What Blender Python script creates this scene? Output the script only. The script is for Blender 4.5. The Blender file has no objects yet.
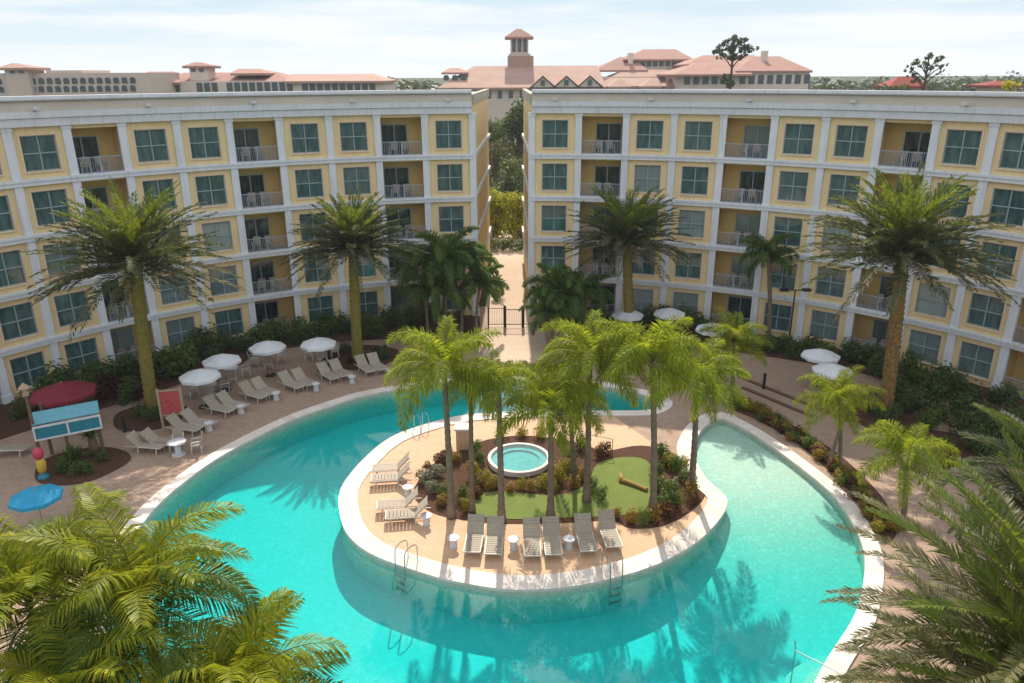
import bpy, math, random
from mathutils import Vector, Matrix
from mathutils.geometry import tessellate_polygon
R_ = math.radians
rnd = random.Random(7)
scene = bpy.context.scene
COL = scene.collection

# ------------------------------------------------------------------ camera numbers
FPX, PITCH, CAMH, ROLL = 752.3, R_(19.592), 17.78, R_(.2471)
def ray(x, y):
    a, b = x - 512, y - 341.5
    a, b = a*math.cos(ROLL) + b*math.sin(ROLL), -a*math.sin(ROLL) + b*math.cos(ROLL)
    u, v = a/FPX, -b/FPX
    return u, math.cos(PITCH) + v*math.sin(PITCH), -math.sin(PITCH) + v*math.cos(PITCH)
def G(x, y, z=0.0):                       # ground point seen in the photograph
    a, b, c = ray(x, y); t = (z - CAMH)/c
    return (a*t, b*t)
def at(x, y, Y):                          # point at depth Y
    a, b, c = ray(x, y); t = Y/b
    return (a*t, Y, CAMH + c*t)

# ------------------------------------------------------------------ helpers
class MB:
    def __init__(s): s.v, s.f, s.m = [], [], []
    def quad(s, a, b, c, d, mi=0):
        n = len(s.v); s.v += [tuple(a), tuple(b), tuple(c), tuple(d)]; s.f.append((n, n+1, n+2, n+3)); s.m.append(mi)
    def tri(s, a, b, c, mi=0):
        n = len(s.v); s.v += [tuple(a), tuple(b), tuple(c)]; s.f.append((n, n+1, n+2)); s.m.append(mi)
    def hexa(s, p, mi=0):                 # 8 points: bottom 4 ccw, top 4 ccw
        n = len(s.v); s.v += [tuple(q) for q in p]
        for f in ((3,2,1,0), (4,5,6,7), (0,1,5,4), (1,2,6,5), (2,3,7,6), (3,0,4,7)):
            s.f.append(tuple(n+i for i in f)); s.m.append(mi)
    def box(s, c, size, mi=0, M=None):
        x, y, z = c; a, b, h = size[0]/2, size[1]/2, size[2]/2
        p = [Vector((x+i*a, y+j*b, z+k*h)) for k in (-1, 1) for i, j in ((-1,-1), (1,-1), (1,1), (-1,1))]
        if M is not None: p = [M @ q for q in p]
        s.hexa(p, mi)
    def bar(s, a, b, w, h=None, mi=0):    # square bar from a to b
        a, b = Vector(a), Vector(b); d = (b-a).normalized(); h = h or w
        up = Vector((0, 0, 1)) if abs(d.z) < .95 else Vector((0, 1, 0))
        sd = d.cross(up).normalized()*w/2; uu = sd.cross(d).normalized()*h/2
        s.hexa([a-sd-uu, a+sd-uu, b+sd-uu, b-sd-uu, a-sd+uu, a+sd+uu, b+sd+uu, b-sd+uu], mi)
    def tube(s, pts, rad, n=8, mi=0, cap=True):
        pts = [Vector(p) for p in pts]
        if not hasattr(rad, '__len__'): rad = [rad]*len(pts)
        base = len(s.v); prev = None
        for i, p in enumerate(pts):
            d = (pts[min(i+1, len(pts)-1)] - pts[max(i-1, 0)]).normalized()
            if prev is None:
                sd = d.cross(Vector((0, 0, 1)) if abs(d.z) < .9 else Vector((1, 0, 0))).normalized()
            else:
                sd = (prev - d*prev.dot(d)).normalized()
            prev = sd; u = d.cross(sd)
            for k in range(n):
                a = 2*math.pi*k/n
                s.v.append(tuple(p + (sd*math.cos(a) + u*math.sin(a))*rad[i]))
        for i in range(len(pts)-1):
            for k in range(n):
                q = base + i*n
                s.f.append((q+k, q+(k+1) % n, q+n+(k+1) % n, q+n+k)); s.m.append(mi)
        if cap:
            s.f.append(tuple(base+k for k in reversed(range(n)))); s.m.append(mi)
            s.f.append(tuple(base+(len(pts)-1)*n+k for k in range(n))); s.m.append(mi)
    def poly(s, loops, z, mi=0):          # flat sheet with holes
        vs = [[Vector((p[0], p[1], 0)) for p in l] for l in loops]
        n = len(s.v); flat = [q for l in vs for q in l]
        s.v += [(q.x, q.y, z) for q in flat]
        for t in tessellate_polygon(vs):
            a, b, c = t
            if (flat[b]-flat[a]).cross(flat[c]-flat[a]).z < 0: b, c = c, b
            s.f.append((n+a, n+b, n+c)); s.m.append(mi)
    def prism(s, pts, z0, z1, mi=0):
        n = len(s.v); k = len(pts)
        s.v += [(p[0], p[1], z0) for p in pts] + [(p[0], p[1], z1) for p in pts]
        s.f.append(tuple(n+i for i in reversed(range(k)))); s.m.append(mi)
        s.f.append(tuple(n+k+i for i in range(k))); s.m.append(mi)
        for i in range(k):
            j = (i+1) % k
            s.f.append((n+i, n+j, n+k+j, n+k+i)); s.m.append(mi)
    def mesh(s, name, mats, smooth=False):
        me = bpy.data.meshes.new(name); me.from_pydata(s.v, [], s.f)
        for m in (mats if isinstance(mats, (list, tuple)) else [mats]): me.materials.append(m)
        me.polygons.foreach_set('material_index', s.m)
        if smooth: me.polygons.foreach_set('use_smooth', [True]*len(s.f))
        me.update(); return me
    def build(s, name, mats, parent=None, smooth=False, loc=None):
        return link(name, s.mesh(name, mats, smooth), parent, loc)

def link(name, me, parent=None, loc=None, rz=0, sc=None):
    o = bpy.data.objects.new(name, me); COL.objects.link(o)
    if parent: o.parent = parent
    if loc is not None: o.location = loc
    if rz: o.rotation_euler = (0, 0, rz)
    if sc: o.scale = sc if hasattr(sc, '__len__') else (sc, sc, sc)
    return o
def tag(o, label=None, cat=None, group=None, kind=None):
    if label: o['label'] = label
    if cat: o['category'] = cat
    if group: o['group'] = group
    if kind: o['kind'] = kind
    return o
def thing(name, label, cat, loc=(0, 0, 0), rz=0, group=None, sc=None):
    o = link(name, None, None, loc, rz, sc); o.empty_display_size = .3
    return tag(o, label, cat, group)
def struct(name, mb, m, smooth=False):
    return tag(mb.build(name, m, smooth=smooth), kind='structure')
def dup(root, loc, rz, label, group=None, sc=None):
    r = root.copy(); COL.objects.link(r); r.location = loc; r.rotation_euler = (0, 0, rz)
    if sc: r.scale = (sc, sc, sc)
    r['label'] = label
    if group: r['group'] = group
    for ch in [c for c in bpy.data.objects if c.parent == root]:
        c = ch.copy(); COL.objects.link(c); c.parent = r
        for g in [k for k in bpy.data.objects if k.parent == ch]:
            d = g.copy(); COL.objects.link(d); d.parent = c
    return r

# ------------------------------------------------------------------ materials
def nt(name):
    m = bpy.data.materials.new(name); m.use_nodes = True
    t = m.node_tree; t.nodes.clear()
    out = t.nodes.new('ShaderNodeOutputMaterial')
    return m, t, out
def N(t, typ, **kw):
    n = t.nodes.new(typ)
    for k, v in kw.items(): setattr(n, k, v)
    return n
def c4(c): return (c[0], c[1], c[2], 1)
def mixrgb(t, fac, a, b, blend='MIX'):
    n = N(t, 'ShaderNodeMix', data_type='RGBA', blend_type=blend)
    for sock, val in ((n.inputs['Factor'], fac), (n.inputs['A'], a), (n.inputs['B'], b)):
        pass
    fa = [i for i in n.inputs if i.identifier == 'Factor_Float'][0]
    ia = [i for i in n.inputs if i.identifier == 'A_Color'][0]
    ib = [i for i in n.inputs if i.identifier == 'B_Color'][0]
    for s, v in ((fa, fac), (ia, a), (ib, b)):
        if hasattr(v, 'is_output'): t.links.new(v, s)
        elif hasattr(v, '__len__'): s.default_value = c4(v)
        else: s.default_value = v
    return [o for o in n.outputs if o.identifier == 'Result_Color'][0]
def noise(t, scale, detail=4, rough=.6, coord='Object', dim=None):
    tc = N(t, 'ShaderNodeTexCoord'); n = N(t, 'ShaderNodeTexNoise')
    n.inputs['Scale'].default_value = scale; n.inputs['Detail'].default_value = detail; n.inputs['Roughness'].default_value = rough
    t.links.new(tc.outputs[coord], n.inputs['Vector']); return n.outputs['Fac']
def ramp(t, fac, stops):
    r = N(t, 'ShaderNodeValToRGB'); e = r.color_ramp.elements
    while len(e) < len(stops): e.new(.5)
    for k, (p, c) in zip(e, stops): k.position = p; k.color = c4(c) if hasattr(c, '__len__') else (c, c, c, 1)
    t.links.new(fac, r.inputs['Fac']); return r.outputs['Color']
def surf(name, col, col2=None, scale=3, rough=.7, bump=0, bscale=40, rand=0, spec=.3, metal=0, fine=None):
    m, t, out = nt(name)
    p = N(t, 'ShaderNodeBsdfPrincipled')
    p.inputs['Roughness'].default_value = rough; p.inputs['Metallic'].default_value = metal
    p.inputs['Specular IOR Level'].default_value = spec
    c2 = col2 or tuple(k*.82 for k in col)
    f = ramp(t, noise(t, scale, 5), [(.32, 0), (.68, 1)])
    c = mixrgb(t, f, col, c2)
    if fine:
        c = mixrgb(t, ramp(t, noise(t, fine[0], 3, .7), [(.35, 0), (.75, fine[2])]), c, fine[1])
    if rand:
        oi = N(t, 'ShaderNodeObjectInfo')
        c = mixrgb(t, ramp(t, oi.outputs['Random'], [(0, 0), (1, rand)]), c, tuple(k*.45 for k in col))
    t.links.new(c, p.inputs['Base Color'])
    if bump:
        b = N(t, 'ShaderNodeBump'); b.inputs['Strength'].default_value = bump; b.inputs['Distance'].default_value = .02
        t.links.new(noise(t, bscale, 4), b.inputs['Height']); t.links.new(b.outputs['Normal'], p.inputs['Normal'])
    t.links.new(p.outputs[0], out.inputs['Surface'])
    return m
def leaf(name, a, b, trans=.35, rough=.55, cl=1.2, tint=None):
    m, t, out = nt(name)
    g = N(t, 'ShaderNodeNewGeometry')
    c = mixrgb(t, g.outputs['Random Per Island'], a, b)
    f = ramp(t, noise(t, cl, 3), [(.35, 0), (.7, .6)])
    c = mixrgb(t, f, c, tuple(k*.55 for k in a))
    oi = N(t, 'ShaderNodeObjectInfo')
    c = mixrgb(t, ramp(t, oi.outputs['Random'], [(0, 0), (1, .35)]), c, tint or tuple(k*.6 for k in b))
    p = N(t, 'ShaderNodeBsdfPrincipled'); p.inputs['Roughness'].default_value = rough; p.inputs['Specular IOR Level'].default_value = .2
    tr = N(t, 'ShaderNodeBsdfTranslucent'); mx = N(t, 'ShaderNodeMixShader'); mx.inputs[0].default_value = trans
    t.links.new(c, p.inputs['Base Color'])
    c2 = mixrgb(t, .35, c, (c4((.35, .38, .02))[:3]))
    t.links.new(c2, tr.inputs['Color'])
    t.links.new(p.outputs[0], mx.inputs[1]); t.links.new(tr.outputs[0], mx.inputs[2]); t.links.new(mx.outputs[0], out.inputs['Surface'])
    return m
def paver(name, a, b, mortar, sc, rough=.85):
    m, t, out = nt(name)
    p = N(t, 'ShaderNodeBsdfPrincipled'); p.inputs['Roughness'].default_value = rough; p.inputs['Specular IOR Level'].default_value = .15
    tc = N(t, 'ShaderNodeTexCoord'); br = N(t, 'ShaderNodeTexBrick')
    br.inputs['Scale'].default_value = sc; br.inputs['Color1'].default_value = c4(a); br.inputs['Color2'].default_value = c4(b)
    br.inputs['Mortar'].default_value = c4(mortar); br.inputs['Mortar Size'].default_value = .012; br.inputs['Bias'].default_value = 0
    br.inputs['Brick Width'].default_value = .5; br.inputs['Row Height'].default_value = .25
    mp = N(t, 'ShaderNodeMapping'); mp.inputs['Rotation'].default_value = (0, 0, R_(38))
    t.links.new(tc.outputs['Object'], mp.inputs['Vector']); t.links.new(mp.outputs[0], br.inputs['Vector'])
    f = ramp(t, noise(t, .35, 5), [(.3, 0), (.7, .5)])
    c = mixrgb(t, f, br.outputs['Color'], tuple(k*.72 for k in a))
    f2 = ramp(t, noise(t, 2.3, 5, .7), [(.45, 0), (.75, .35)])
    c = mixrgb(t, f2, c, (.5, .37, .28))
    t.links.new(c, p.inputs['Base Color'])
    bp = N(t, 'ShaderNodeBump'); bp.inputs['Strength'].default_value = .3; bp.inputs['Distance'].default_value = .01
    t.links.new(br.outputs['Fac'], bp.inputs['Height']); bp.invert = True
    t.links.new(bp.outputs[0], p.inputs['Normal'])
    t.links.new(p.outputs[0], out.inputs['Surface']); return m
def glassy(name, a, b, rough=.06, spec=.7):
    m, t, out = nt(name)
    p = N(t, 'ShaderNodeBsdfPrincipled'); p.inputs['Roughness'].default_value = rough; p.inputs['Specular IOR Level'].default_value = spec
    oi = N(t, 'ShaderNodeObjectInfo'); tc = N(t, 'ShaderNodeTexCoord')
    ad = N(t, 'ShaderNodeVectorMath', operation='ADD'); cx = N(t, 'ShaderNodeCombineXYZ')
    mu = N(t, 'ShaderNodeMath', operation='MULTIPLY'); mu.inputs[1].default_value = 37.
    t.links.new(oi.outputs['Random'], mu.inputs[0]); t.links.new(mu.outputs[0], cx.inputs[0]); t.links.new(mu.outputs[0], cx.inputs[2])
    t.links.new(tc.outputs['Object'], ad.inputs[0]); t.links.new(cx.outputs[0], ad.inputs[1])
    sc = N(t, 'ShaderNodeMapping'); sc.inputs['Scale'].default_value = (2.2, 1, .55)
    t.links.new(ad.outputs[0], sc.inputs[0])
    n = N(t, 'ShaderNodeTexNoise'); n.inputs['Scale'].default_value = 1.5; n.inputs['Detail'].default_value = 3
    t.links.new(sc.outputs[0], n.inputs['Vector'])
    c = mixrgb(t, ramp(t, n.outputs['Fac'], [(.38, 0), (.68, 1)]), a, b)
    c = mixrgb(t, ramp(t, oi.outputs['Random'], [(.0, 0), (.66, .0), (.78, .25), (.9, .5), (1, .8)]), c, (.33, .38, .36))
    t.links.new(c, p.inputs['Base Color']); t.links.new(p.outputs[0], out.inputs['Surface']); return m

M = {}
M['yellow'] = surf('yellow_stucco', (.75, .57, .29), (.70, .52, .26), 1.2, .85, .12, 60, spec=.15)
M['peach'] = surf('peach_stucco', (.78, .58, .38), (.73, .54, .35), 2, .85, spec=.15)
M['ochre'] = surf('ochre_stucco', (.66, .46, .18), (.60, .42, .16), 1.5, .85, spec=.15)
M['white'] = surf('white_trim', (.76, .77, .78), (.70, .71, .72), .8, .7, .08, 50, spec=.2, fine=(9, (.55, .55, .53), .25))
def streaked(name, a, b, dirt):
    m, t, out = nt(name); p = N(t, 'ShaderNodeBsdfPrincipled'); p.inputs['Roughness'].default_value = .75; p.inputs['Specular IOR Level'].default_value = .15
    c = mixrgb(t, ramp(t, noise(t, .8, 5), [(.32, 0), (.68, 1)]), a, b)
    tc = N(t, 'ShaderNodeTexCoord'); mp = N(t, 'ShaderNodeMapping'); mp.inputs['Scale'].default_value = (3.5, 3.5, .22); n = N(t, 'ShaderNodeTexNoise'); n.inputs['Scale'].default_value = 1.4; n.inputs['Detail'].default_value = 6
    t.links.new(tc.outputs['Object'], mp.inputs[0]); t.links.new(mp.outputs[0], n.inputs['Vector'])
    c = mixrgb(t, ramp(t, n.outputs['Fac'], [(.5, 0), (.78, .55)]), c, dirt)
    t.links.new(c, p.inputs['Base Color']); t.links.new(p.outputs[0], out.inputs['Surface']); return m
M['white'] = streaked('white_trim', (.70, .72, .75), (.64, .66, .69), (.45, .45, .43))
M['yellow'] = streaked('yellow_stucco', (.80, .63, .34), (.75, .58, .31), (.58, .46, .27))
M['tan'] = surf('tan_parapet', (.46, .41, .33), (.40, .36, .29), .7, .85, spec=.15)
M['roofing'] = surf('flat_roof', (.5, .5, .48), (.42, .42, .4), .5, .9, spec=.1)
M['wframe'] = surf('window_frame_paint', (.32, .40, .41), None, 4, .5)
M['pane'] = glassy('window_glass', (.04, .085, .088), (.09, .16, .155))
M['dpane'] = glassy('door_glass', (.012, .02, .026), (.05, .075, .085))
M['rail'] = surf('railing_paint', (.36, .40, .44), None, 4, .5)
M['coping'] = surf('coping_stone', (.74, .68, .62), (.64, .57, .50), 1.3, .8, .15, 30, spec=.15, fine=(7, (.50, .43, .36), .35))
M['deck'] = paver('deck_pavers', (.39, .275, .20), (.32, .225, .165), (.2, .145, .11), 1.6)
M['island'] = paver('island_pavers_sunlit', (.66, .43, .27), (.58, .375, .235), (.44, .29, .19), 1.6)  # same pavers as the deck, with sunlight painted into the peach tone
M['path'] = paver('path_pavers', (.60, .46, .34), (.54, .41, .30), (.38, .3, .24), 1.6)
M['mulch'] = surf('mulch', (.085, .045, .03), (.045, .028, .02), 4, .95, .6, 30, spec=.05, fine=(14, (.14, .07, .045), .7))
M['lawn'] = surf('lawn_grass', (.15, .19, .045), (.11, .15, .035), 1.1, .9, .5, 60, spec=.1, fine=(25, (.2, .24, .07), .6))
M['terrain'] = surf('terrain_ground', (.05, .075, .03), (.08, .08, .045), .03, .95, spec=.05)
M['basin'] = surf('pool_plaster', (.50, .56, .47), (.43, .50, .42), 2.0, .8, spec=.1, fine=(7, (.64, .68, .58), .8))  # paler flecks imitate ripple light on the plaster
def stones(name, a, b, d):
    m, t, out = nt(name); p = N(t, 'ShaderNodeBsdfPrincipled'); p.inputs['Roughness'].default_value = .8; p.inputs['Specular IOR Level'].default_value = .15
    g = N(t, 'ShaderNodeNewGeometry'); c = mixrgb(t, g.outputs['Random Per Island'], a, b)
    c = mixrgb(t, ramp(t, noise(t, 2.2, 6, .7), [(.45, 0), (.75, .5)]), c, d)
    t.links.new(c, p.inputs['Base Color']); t.links.new(p.outputs[0], out.inputs['Surface']); return m
M['copingstones'] = stones('coping_stone_row', (.72, .65, .58), (.60, .53, .47), (.50, .42, .35))
def basin_mat():
    m, t, out = nt('pool_plaster'); p = N(t, 'ShaderNodeBsdfPrincipled'); p.inputs['Roughness'].default_value = .8; p.inputs['Specular IOR Level'].default_value = .1
    tc = N(t, 'ShaderNodeTexCoord'); sp = N(t, 'ShaderNodeSeparateXYZ'); t.links.new(tc.outputs['Object'], sp.inputs[0])
    ad = N(t, 'ShaderNodeMath', operation='ADD'); ad.inputs[1].default_value = 1.6; t.links.new(sp.outputs['Z'], ad.inputs[0])
    c = mixrgb(t, ramp(t, ad.outputs[0], [(.2, 0), (.95, 1)]), (.47, .57, .57), (.52, .48, .37))   # pale blue plaster giving way to sandy pebble finish on the beach entry
    c = mixrgb(t, ramp(t, noise(t, 2.0, 5), [(.32, 0), (.7, .35)]), c, (.42, .50, .46))
    vo = N(t, 'ShaderNodeTexNoise'); vo.inputs['Scale'].default_value = 5.5; vo.inputs['Detail'].default_value = 3; vo.inputs['Distortion'].default_value = 1.2
    t.links.new(tc.outputs['Object'], vo.inputs['Vector'])
    c = mixrgb(t, ramp(t, vo.outputs['Fac'], [(.48, 0), (.64, .45)]), c, (.66, .70, .65))  # pale mottling paints ripple caustics into the floor colour
    t.links.new(c, p.inputs['Base Color']); t.links.new(p.outputs[0], out.inputs['Surface']); return m
M['basin'] = basin_mat()
M['tub'] = surf('tub_tile', (.10, .34, .33), (.07, .26, .26), 3, .7, spec=.1)
M['metal'] = surf('steel_rail', (.5, .5, .5), None, 3, .25, metal=1)
M['black'] = surf('black_metal', (.025, .025, .027), None, 4, .5)
M['sling'] = surf('tan_sling', (.40, .345, .27), (.35, .30, .235), 5, .8, rand=.25)
M['lframe'] = surf('lounger_frame', (.62, .58, .5), None, 4, .5)
M['plastic'] = surf('white_plastic', (.60, .61, .62), None, 3, .5)
M['canvas'] = surf('white_canvas', (.74, .76, .78), (.66, .68, .7), 1.5, .85, rand=.2)
M['maroon'] = surf('maroon_canvas', (.23, .025, .045), (.17, .02, .035), 2, .85)
M['teal'] = surf('teal_board', (.015, .18, .25), (.012, .14, .2), 3, .6, fine=(6, (.1, .32, .38), .3))
M['tealcloth'] = surf('blue_canvas', (.03, .3, .48), (.02, .24, .4), 2, .8)
M['paleblue'] = surf('pale_blue_paint', (.16, .40, .47), (.12, .33, .4), 4, .6)
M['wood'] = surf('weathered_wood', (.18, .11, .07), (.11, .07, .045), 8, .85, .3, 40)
M['wood2'] = surf('pale_wood', (.42, .3, .2), (.33, .23, .15), 8, .85)
M['redsign'] = surf('red_sign_board', (.40, .04, .05), (.34, .03, .04), 3, .6, fine=(11, (.6, .3, .28), .35))
M['log'] = surf('bark_log', (.45, .27, .08), (.33, .19, .07), 6, .9, .4, 30)
M['pink'] = surf('pink_paint', (.55, .06, .12), None, 4, .5)
M['gold'] = surf('yellow_paint', (.6, .4, .05), None, 4, .5)
M['trunk'] = surf('date_trunk', (.21, .17, .04), (.10, .085, .028), 4, .95, 1, 14, spec=.05, fine=(8, (.30, .25, .06), .8))
M['trunk4'] = surf('orange_date_trunk', (.22, .11, .045), (.09, .05, .025), 5, .95, 1, 14, spec=.05, fine=(7, (.36, .26, .08), .9))
M['trunk2'] = surf('ringed_trunk', (.24, .19, .14), (.15, .115, .085), 2.5, .9, .5, 20, spec=.05)
M['bark'] = surf('bark', (.12, .09, .065), (.07, .055, .04), 4, .95, .5, 20, spec=.05)
M['rachis'] = surf('frond_stem', (.20, .19, .07), (.15, .14, .05), 3, .7)
M['datetop'] = leaf('date_frond_young', (.075, .125, .016), (.17, .21, .025), .42)
M['datelow'] = leaf('date_frond_old', (.05, .07, .03), (.13, .14, .065), .28, .62)
M['datenear'] = leaf('date_frond_olive', (.075, .085, .028), (.20, .185, .075), .32, .5)
M['datebrown'] = leaf('date_frond_dry', (.15, .125, .085), (.22, .18, .12), .25)
M['fox'] = leaf('bright_frond', (.16, .25, .018), (.46, .48, .03), .5)
M['foxfg'] = leaf('near_frond', (.10, .19, .014), (.52, .48, .022), .5, .45)
M['foxfg2'] = leaf('near_frond_old_shaded', (.045, .10, .012), (.13, .19, .02), .34, .45)  # older fronds, darkened further to paint in the crown's deep shade
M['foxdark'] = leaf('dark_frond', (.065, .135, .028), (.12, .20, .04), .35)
M['shrubd'] = leaf('dark_shrub_leaf', (.05, .095, .024), (.09, .145, .035), .28)
M['shrubg'] = leaf('green_shrub_leaf', (.065, .12, .02), (.12, .18, .03), .3)
M['shruby'] = leaf('yellow_shrub_leaf', (.24, .22, .02), (.42, .32, .03), .35)
M['shrubo'] = leaf('orange_shrub_leaf', (.36, .17, .03), (.32, .24, .04), .3)
M['shrubr'] = leaf('red_shrub_leaf', (.16, .03, .02), (.10, .05, .02), .3)
M['ti'] = leaf('purple_red_leaf', (.09, .012, .02), (.045, .02, .018), .25)
M['grey'] = leaf('grey_shrub_leaf', (.2, .22, .15), (.28, .28, .2), .3)
M['tree'] = leaf('tree_leaf', (.035, .07, .018), (.06, .10, .025), .3)
M['treey'] = leaf('yellow_tree_leaf', (.28, .30, .015), (.42, .38, .02), .55)
M['treeb'] = leaf('brown_tree_leaf', (.10, .075, .045), (.14, .11, .06), .25)
M['fartree'] = leaf('far_tree_leaf', (.035, .06, .03), (.055, .08, .04), .2)
M['beige'] = surf('beige_stucco', (.58, .48, .40), (.52, .43, .36), .2, .9, spec=.1)
M['pinkwall'] = surf('pale_stucco', (.66, .56, .47), (.6, .5, .42), .2, .9, spec=.1)
M['tile'] = surf('pink_roof_tile', (.37, .24, .195), (.30, .18, .145), .25, .85, spec=.1, fine=(2.5, (.5, .33, .24), .6))
M['tile2'] = surf('terracotta_roof_tile', (.33, .18, .14), (.27, .14, .11), .25, .85, spec=.1, fine=(2.5, (.40, .25, .2), .6))
M['tilered'] = surf('red_roof_tile', (.27, .06, .045), (.22, .05, .035), .3, .85, spec=.1)
M['farwin'] = surf('far_window', (.03, .055, .065), (.05, .08, .09), .5, .3, spec=.5)

def water_mat(name, dens=1.0):
    m, t, out = nt(name)
    tr = N(t, 'ShaderNodeBsdfTransparent'); gl = N(t, 'ShaderNodeBsdfGlossy'); gl.inputs['Roughness'].default_value = .42; gl.inputs['Color'].default_value = (.15, .16, .165, 1)
    fr = N(t, 'ShaderNodeFresnel'); fr.inputs['IOR'].default_value = 1.33
    mx = N(t, 'ShaderNodeMixShader')
    b = N(t, 'ShaderNodeBump'); b.inputs['Strength'].default_value = .16; b.inputs['Distance'].default_value = .03
    t.links.new(noise(t, 4.5, 4, .6), b.inputs['Height'])
    t.links.new(b.outputs[0], gl.inputs['Normal']); t.links.new(b.outputs[0], fr.inputs['Normal'])
    ge = N(t, 'ShaderNodeNewGeometry'); inv = N(t, 'ShaderNodeMath', operation='SUBTRACT'); inv.inputs[0].default_value = 1
    t.links.new(ge.outputs['Backfacing'], inv.inputs[1]); mu = N(t, 'ShaderNodeMath', operation='MULTIPLY')
    t.links.new(fr.outputs[0], mu.inputs[0]); t.links.new(inv.outputs[0], mu.inputs[1])
    t.links.new(mu.outputs[0], mx.inputs[0]); t.links.new(tr.outputs[0], mx.inputs[1]); t.links.new(gl.outputs[0], mx.inputs[2])
    t.links.new(mx.outputs[0], out.inputs['Surface'])
    va = N(t, 'ShaderNodeVolumeAbsorption'); va.inputs['Color'].default_value = (.08, .915, .905, 1); va.inputs['Density'].default_value = dens
    t.links.new(va.outputs[0], out.inputs['Volume'])
    return m
M['water'] = water_mat('pool_water'); M['tubwater'] = water_mat('tub_water', 2.2)

# ------------------------------------------------------------------ plan curves
def spline(pts, closed=True, k=5):
    n = len(pts); out = []
    for i in range(n if closed else n-1):
        P = [Vector(pts[(i+j) % n] if closed else pts[min(max(i+j, 0), n-1)]).to_2d() for j in (-1, 0, 1, 2)]
        for s in range(k):
            u = s/k
            out.append(.5*((2*P[1]) + (P[2]-P[0])*u + (2*P[0]-5*P[1]+4*P[2]-P[3])*u*u + (3*P[1]-P[0]-3*P[2]+P[3])*u**3))
    if not closed: out.append(Vector(pts[-1]).to_2d())
    return out
def offset(pts, d):                       # ccw outline: positive d = outward
    n = len(pts); r = []
    for i in range(n):
        t = (pts[(i+1) % n] - pts[i-1]).normalized()
        dd = d[i] if hasattr(d, '__len__') else d
        r.append(pts[i] + Vector((t.y, -t.x))*dd)
    return r
outer = [(8.5, 39.7), (6.3, 41.4), (4, 42.2), (.4, 42.8), (-4, 42.4), (-8.2, 40.8), (-10.3, 39.1), (-12.2, 37), (-14.3, 33.4), (-15.25, 30.5),
         (-15.6, 27.8), (-15.2, 24.5), (-14, 21), (-12, 17.8), (-9, 14.8), (-5, 12.8), (-1, 12.2), (3, 12.8), (6.5, 14.9), (8.6, 17.4), (10.1, 19.3), (11.9, 21.4),
         (13.2, 23.6), (13.9, 25.3), (14.25, 27.2), (14.3, 29.1), (14.05, 30.6), (13.6, 32.3), (13, 34.2), (12.3, 35.9), (11.4, 37.2)]
inner = [(10.3, 36.3), (9.5, 34.9), (8.95, 33.2), (8.95, 30.9), (9.4, 29.3), (9.3, 28.5), (8.7, 27.4), (7.4, 25.8), (5.8, 24.5), (4, 23.6), (2, 23), (0, 22.85),
         (-2, 23.3), (-3.6, 23.95), (-5.6, 25.1), (-6.8, 26.5), (-7.5, 28.3), (-7.75, 29.6), (-7.7, 30.8), (-7.3, 32.6), (-6.5, 34.7), (-5.3, 36.1), (-3.2, 37.5),
         (-1.3, 38), (1, 38.2), (3.5, 38.3), (6, 38.2), (7.8, 38.4)]
PK = 5
pool = spline(outer + inner, True, PK)
n_out = len(outer)*PK
DW = [.8 if n_out-6 <= i <= len(pool)-14 else .62 for i in range(len(pool))]
# the outline runs ccw round the water, so "outward" is away from it
WZ = -.16
deck_hole = offset(pool, [w-.2 for w in DW])
CX, CY, RR = .11, 22.01, 34.22
def circ(r, n=96, cx=CX, cy=CY): return [Vector((cx + r*math.cos(2*math.pi*i/n), cy + r*math.sin(2*math.pi*i/n))) for i in range(n)]

mb = MB(); mb.poly([circ(36.5), deck_hole], 0); struct('pool_deck', mb, M['deck'])
mb = MB(); NR = 64
rad = [33, 60, 120, 300, 900, 4000]
for a, b in zip(rad, rad[1:]):
    ca, cb = circ(a, NR), circ(b, NR)
    for i in range(NR):
        j = (i+1) % NR
        mb.quad((*ca[i], -.03), (*cb[i], -.03), (*cb[j], -.03), (*ca[j], -.03))
for f in range(len(mb.f)): pass
struct('terrain', mb, M['terrain'])
# coping
mb = MB(); a0, a1 = offset(pool, -.04), offset(pool, DW); n = len(pool)
CT = .06
for i in range(n):
    j = (i+1) % n
    mb.quad((*a0[i], CT), (*a0[j], CT), (*a1[j], CT), (*a1[i], CT))
    mb.quad((*a0[j], CT), (*a0[i], CT), (*a0[i], -.06), (*a0[j], -.06))
    mb.quad((*a1[i], CT), (*a1[j], CT), (*a1[j], -.02), (*a1[i], -.02))
    mb.quad((*a0[j], -.06), (*a0[i], -.06), (*pool[i], -.06), (*pool[j], -.06))
struct('pool_coping', mb, M['copingstones'])
# basin: walls and sloped floor
def sm(a, b, x):
    t = min(1, max(0, (x-a)/(b-a))); return t*t*(3-2*t)
def depth(x, y):
    if y > 35.5 and x < 9.4: return 1.3
    return 1.35 - 1.2*sm(3.5, 10, x)*sm(18, 32, y)
mb = MB()
for i in range(n):
    j = (i+1) % n
    mb.quad((*pool[j], -.05), (*pool[i], -.05), (*pool[i], -1.7), (*pool[j], -1.7))
gx0, gy0, gs, gnx, gny = -17, 11, 1.0, 33, 34
base = len(mb.v)
for j in range(gny):
    for i in range(gnx):
        x, y = gx0+i*gs, gy0+j*gs; mb.v.append((x, y, WZ-depth(x, y)))
for j in range(gny-1):
    for i in range(gnx-1):
        q = base+j*gnx+i; mb.f.append((q, q+1, q+gnx+1, q+gnx)); mb.m.append(0)
struct('pool_basin', mb, M['basin'])
mb = MB(); wo = offset(pool, .03)
mb.poly([wo], WZ); nb = len(mb.v)
wt = list(mb.f)
mb.v += [(p.x, p.y, -1.75) for p in wo]
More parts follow.
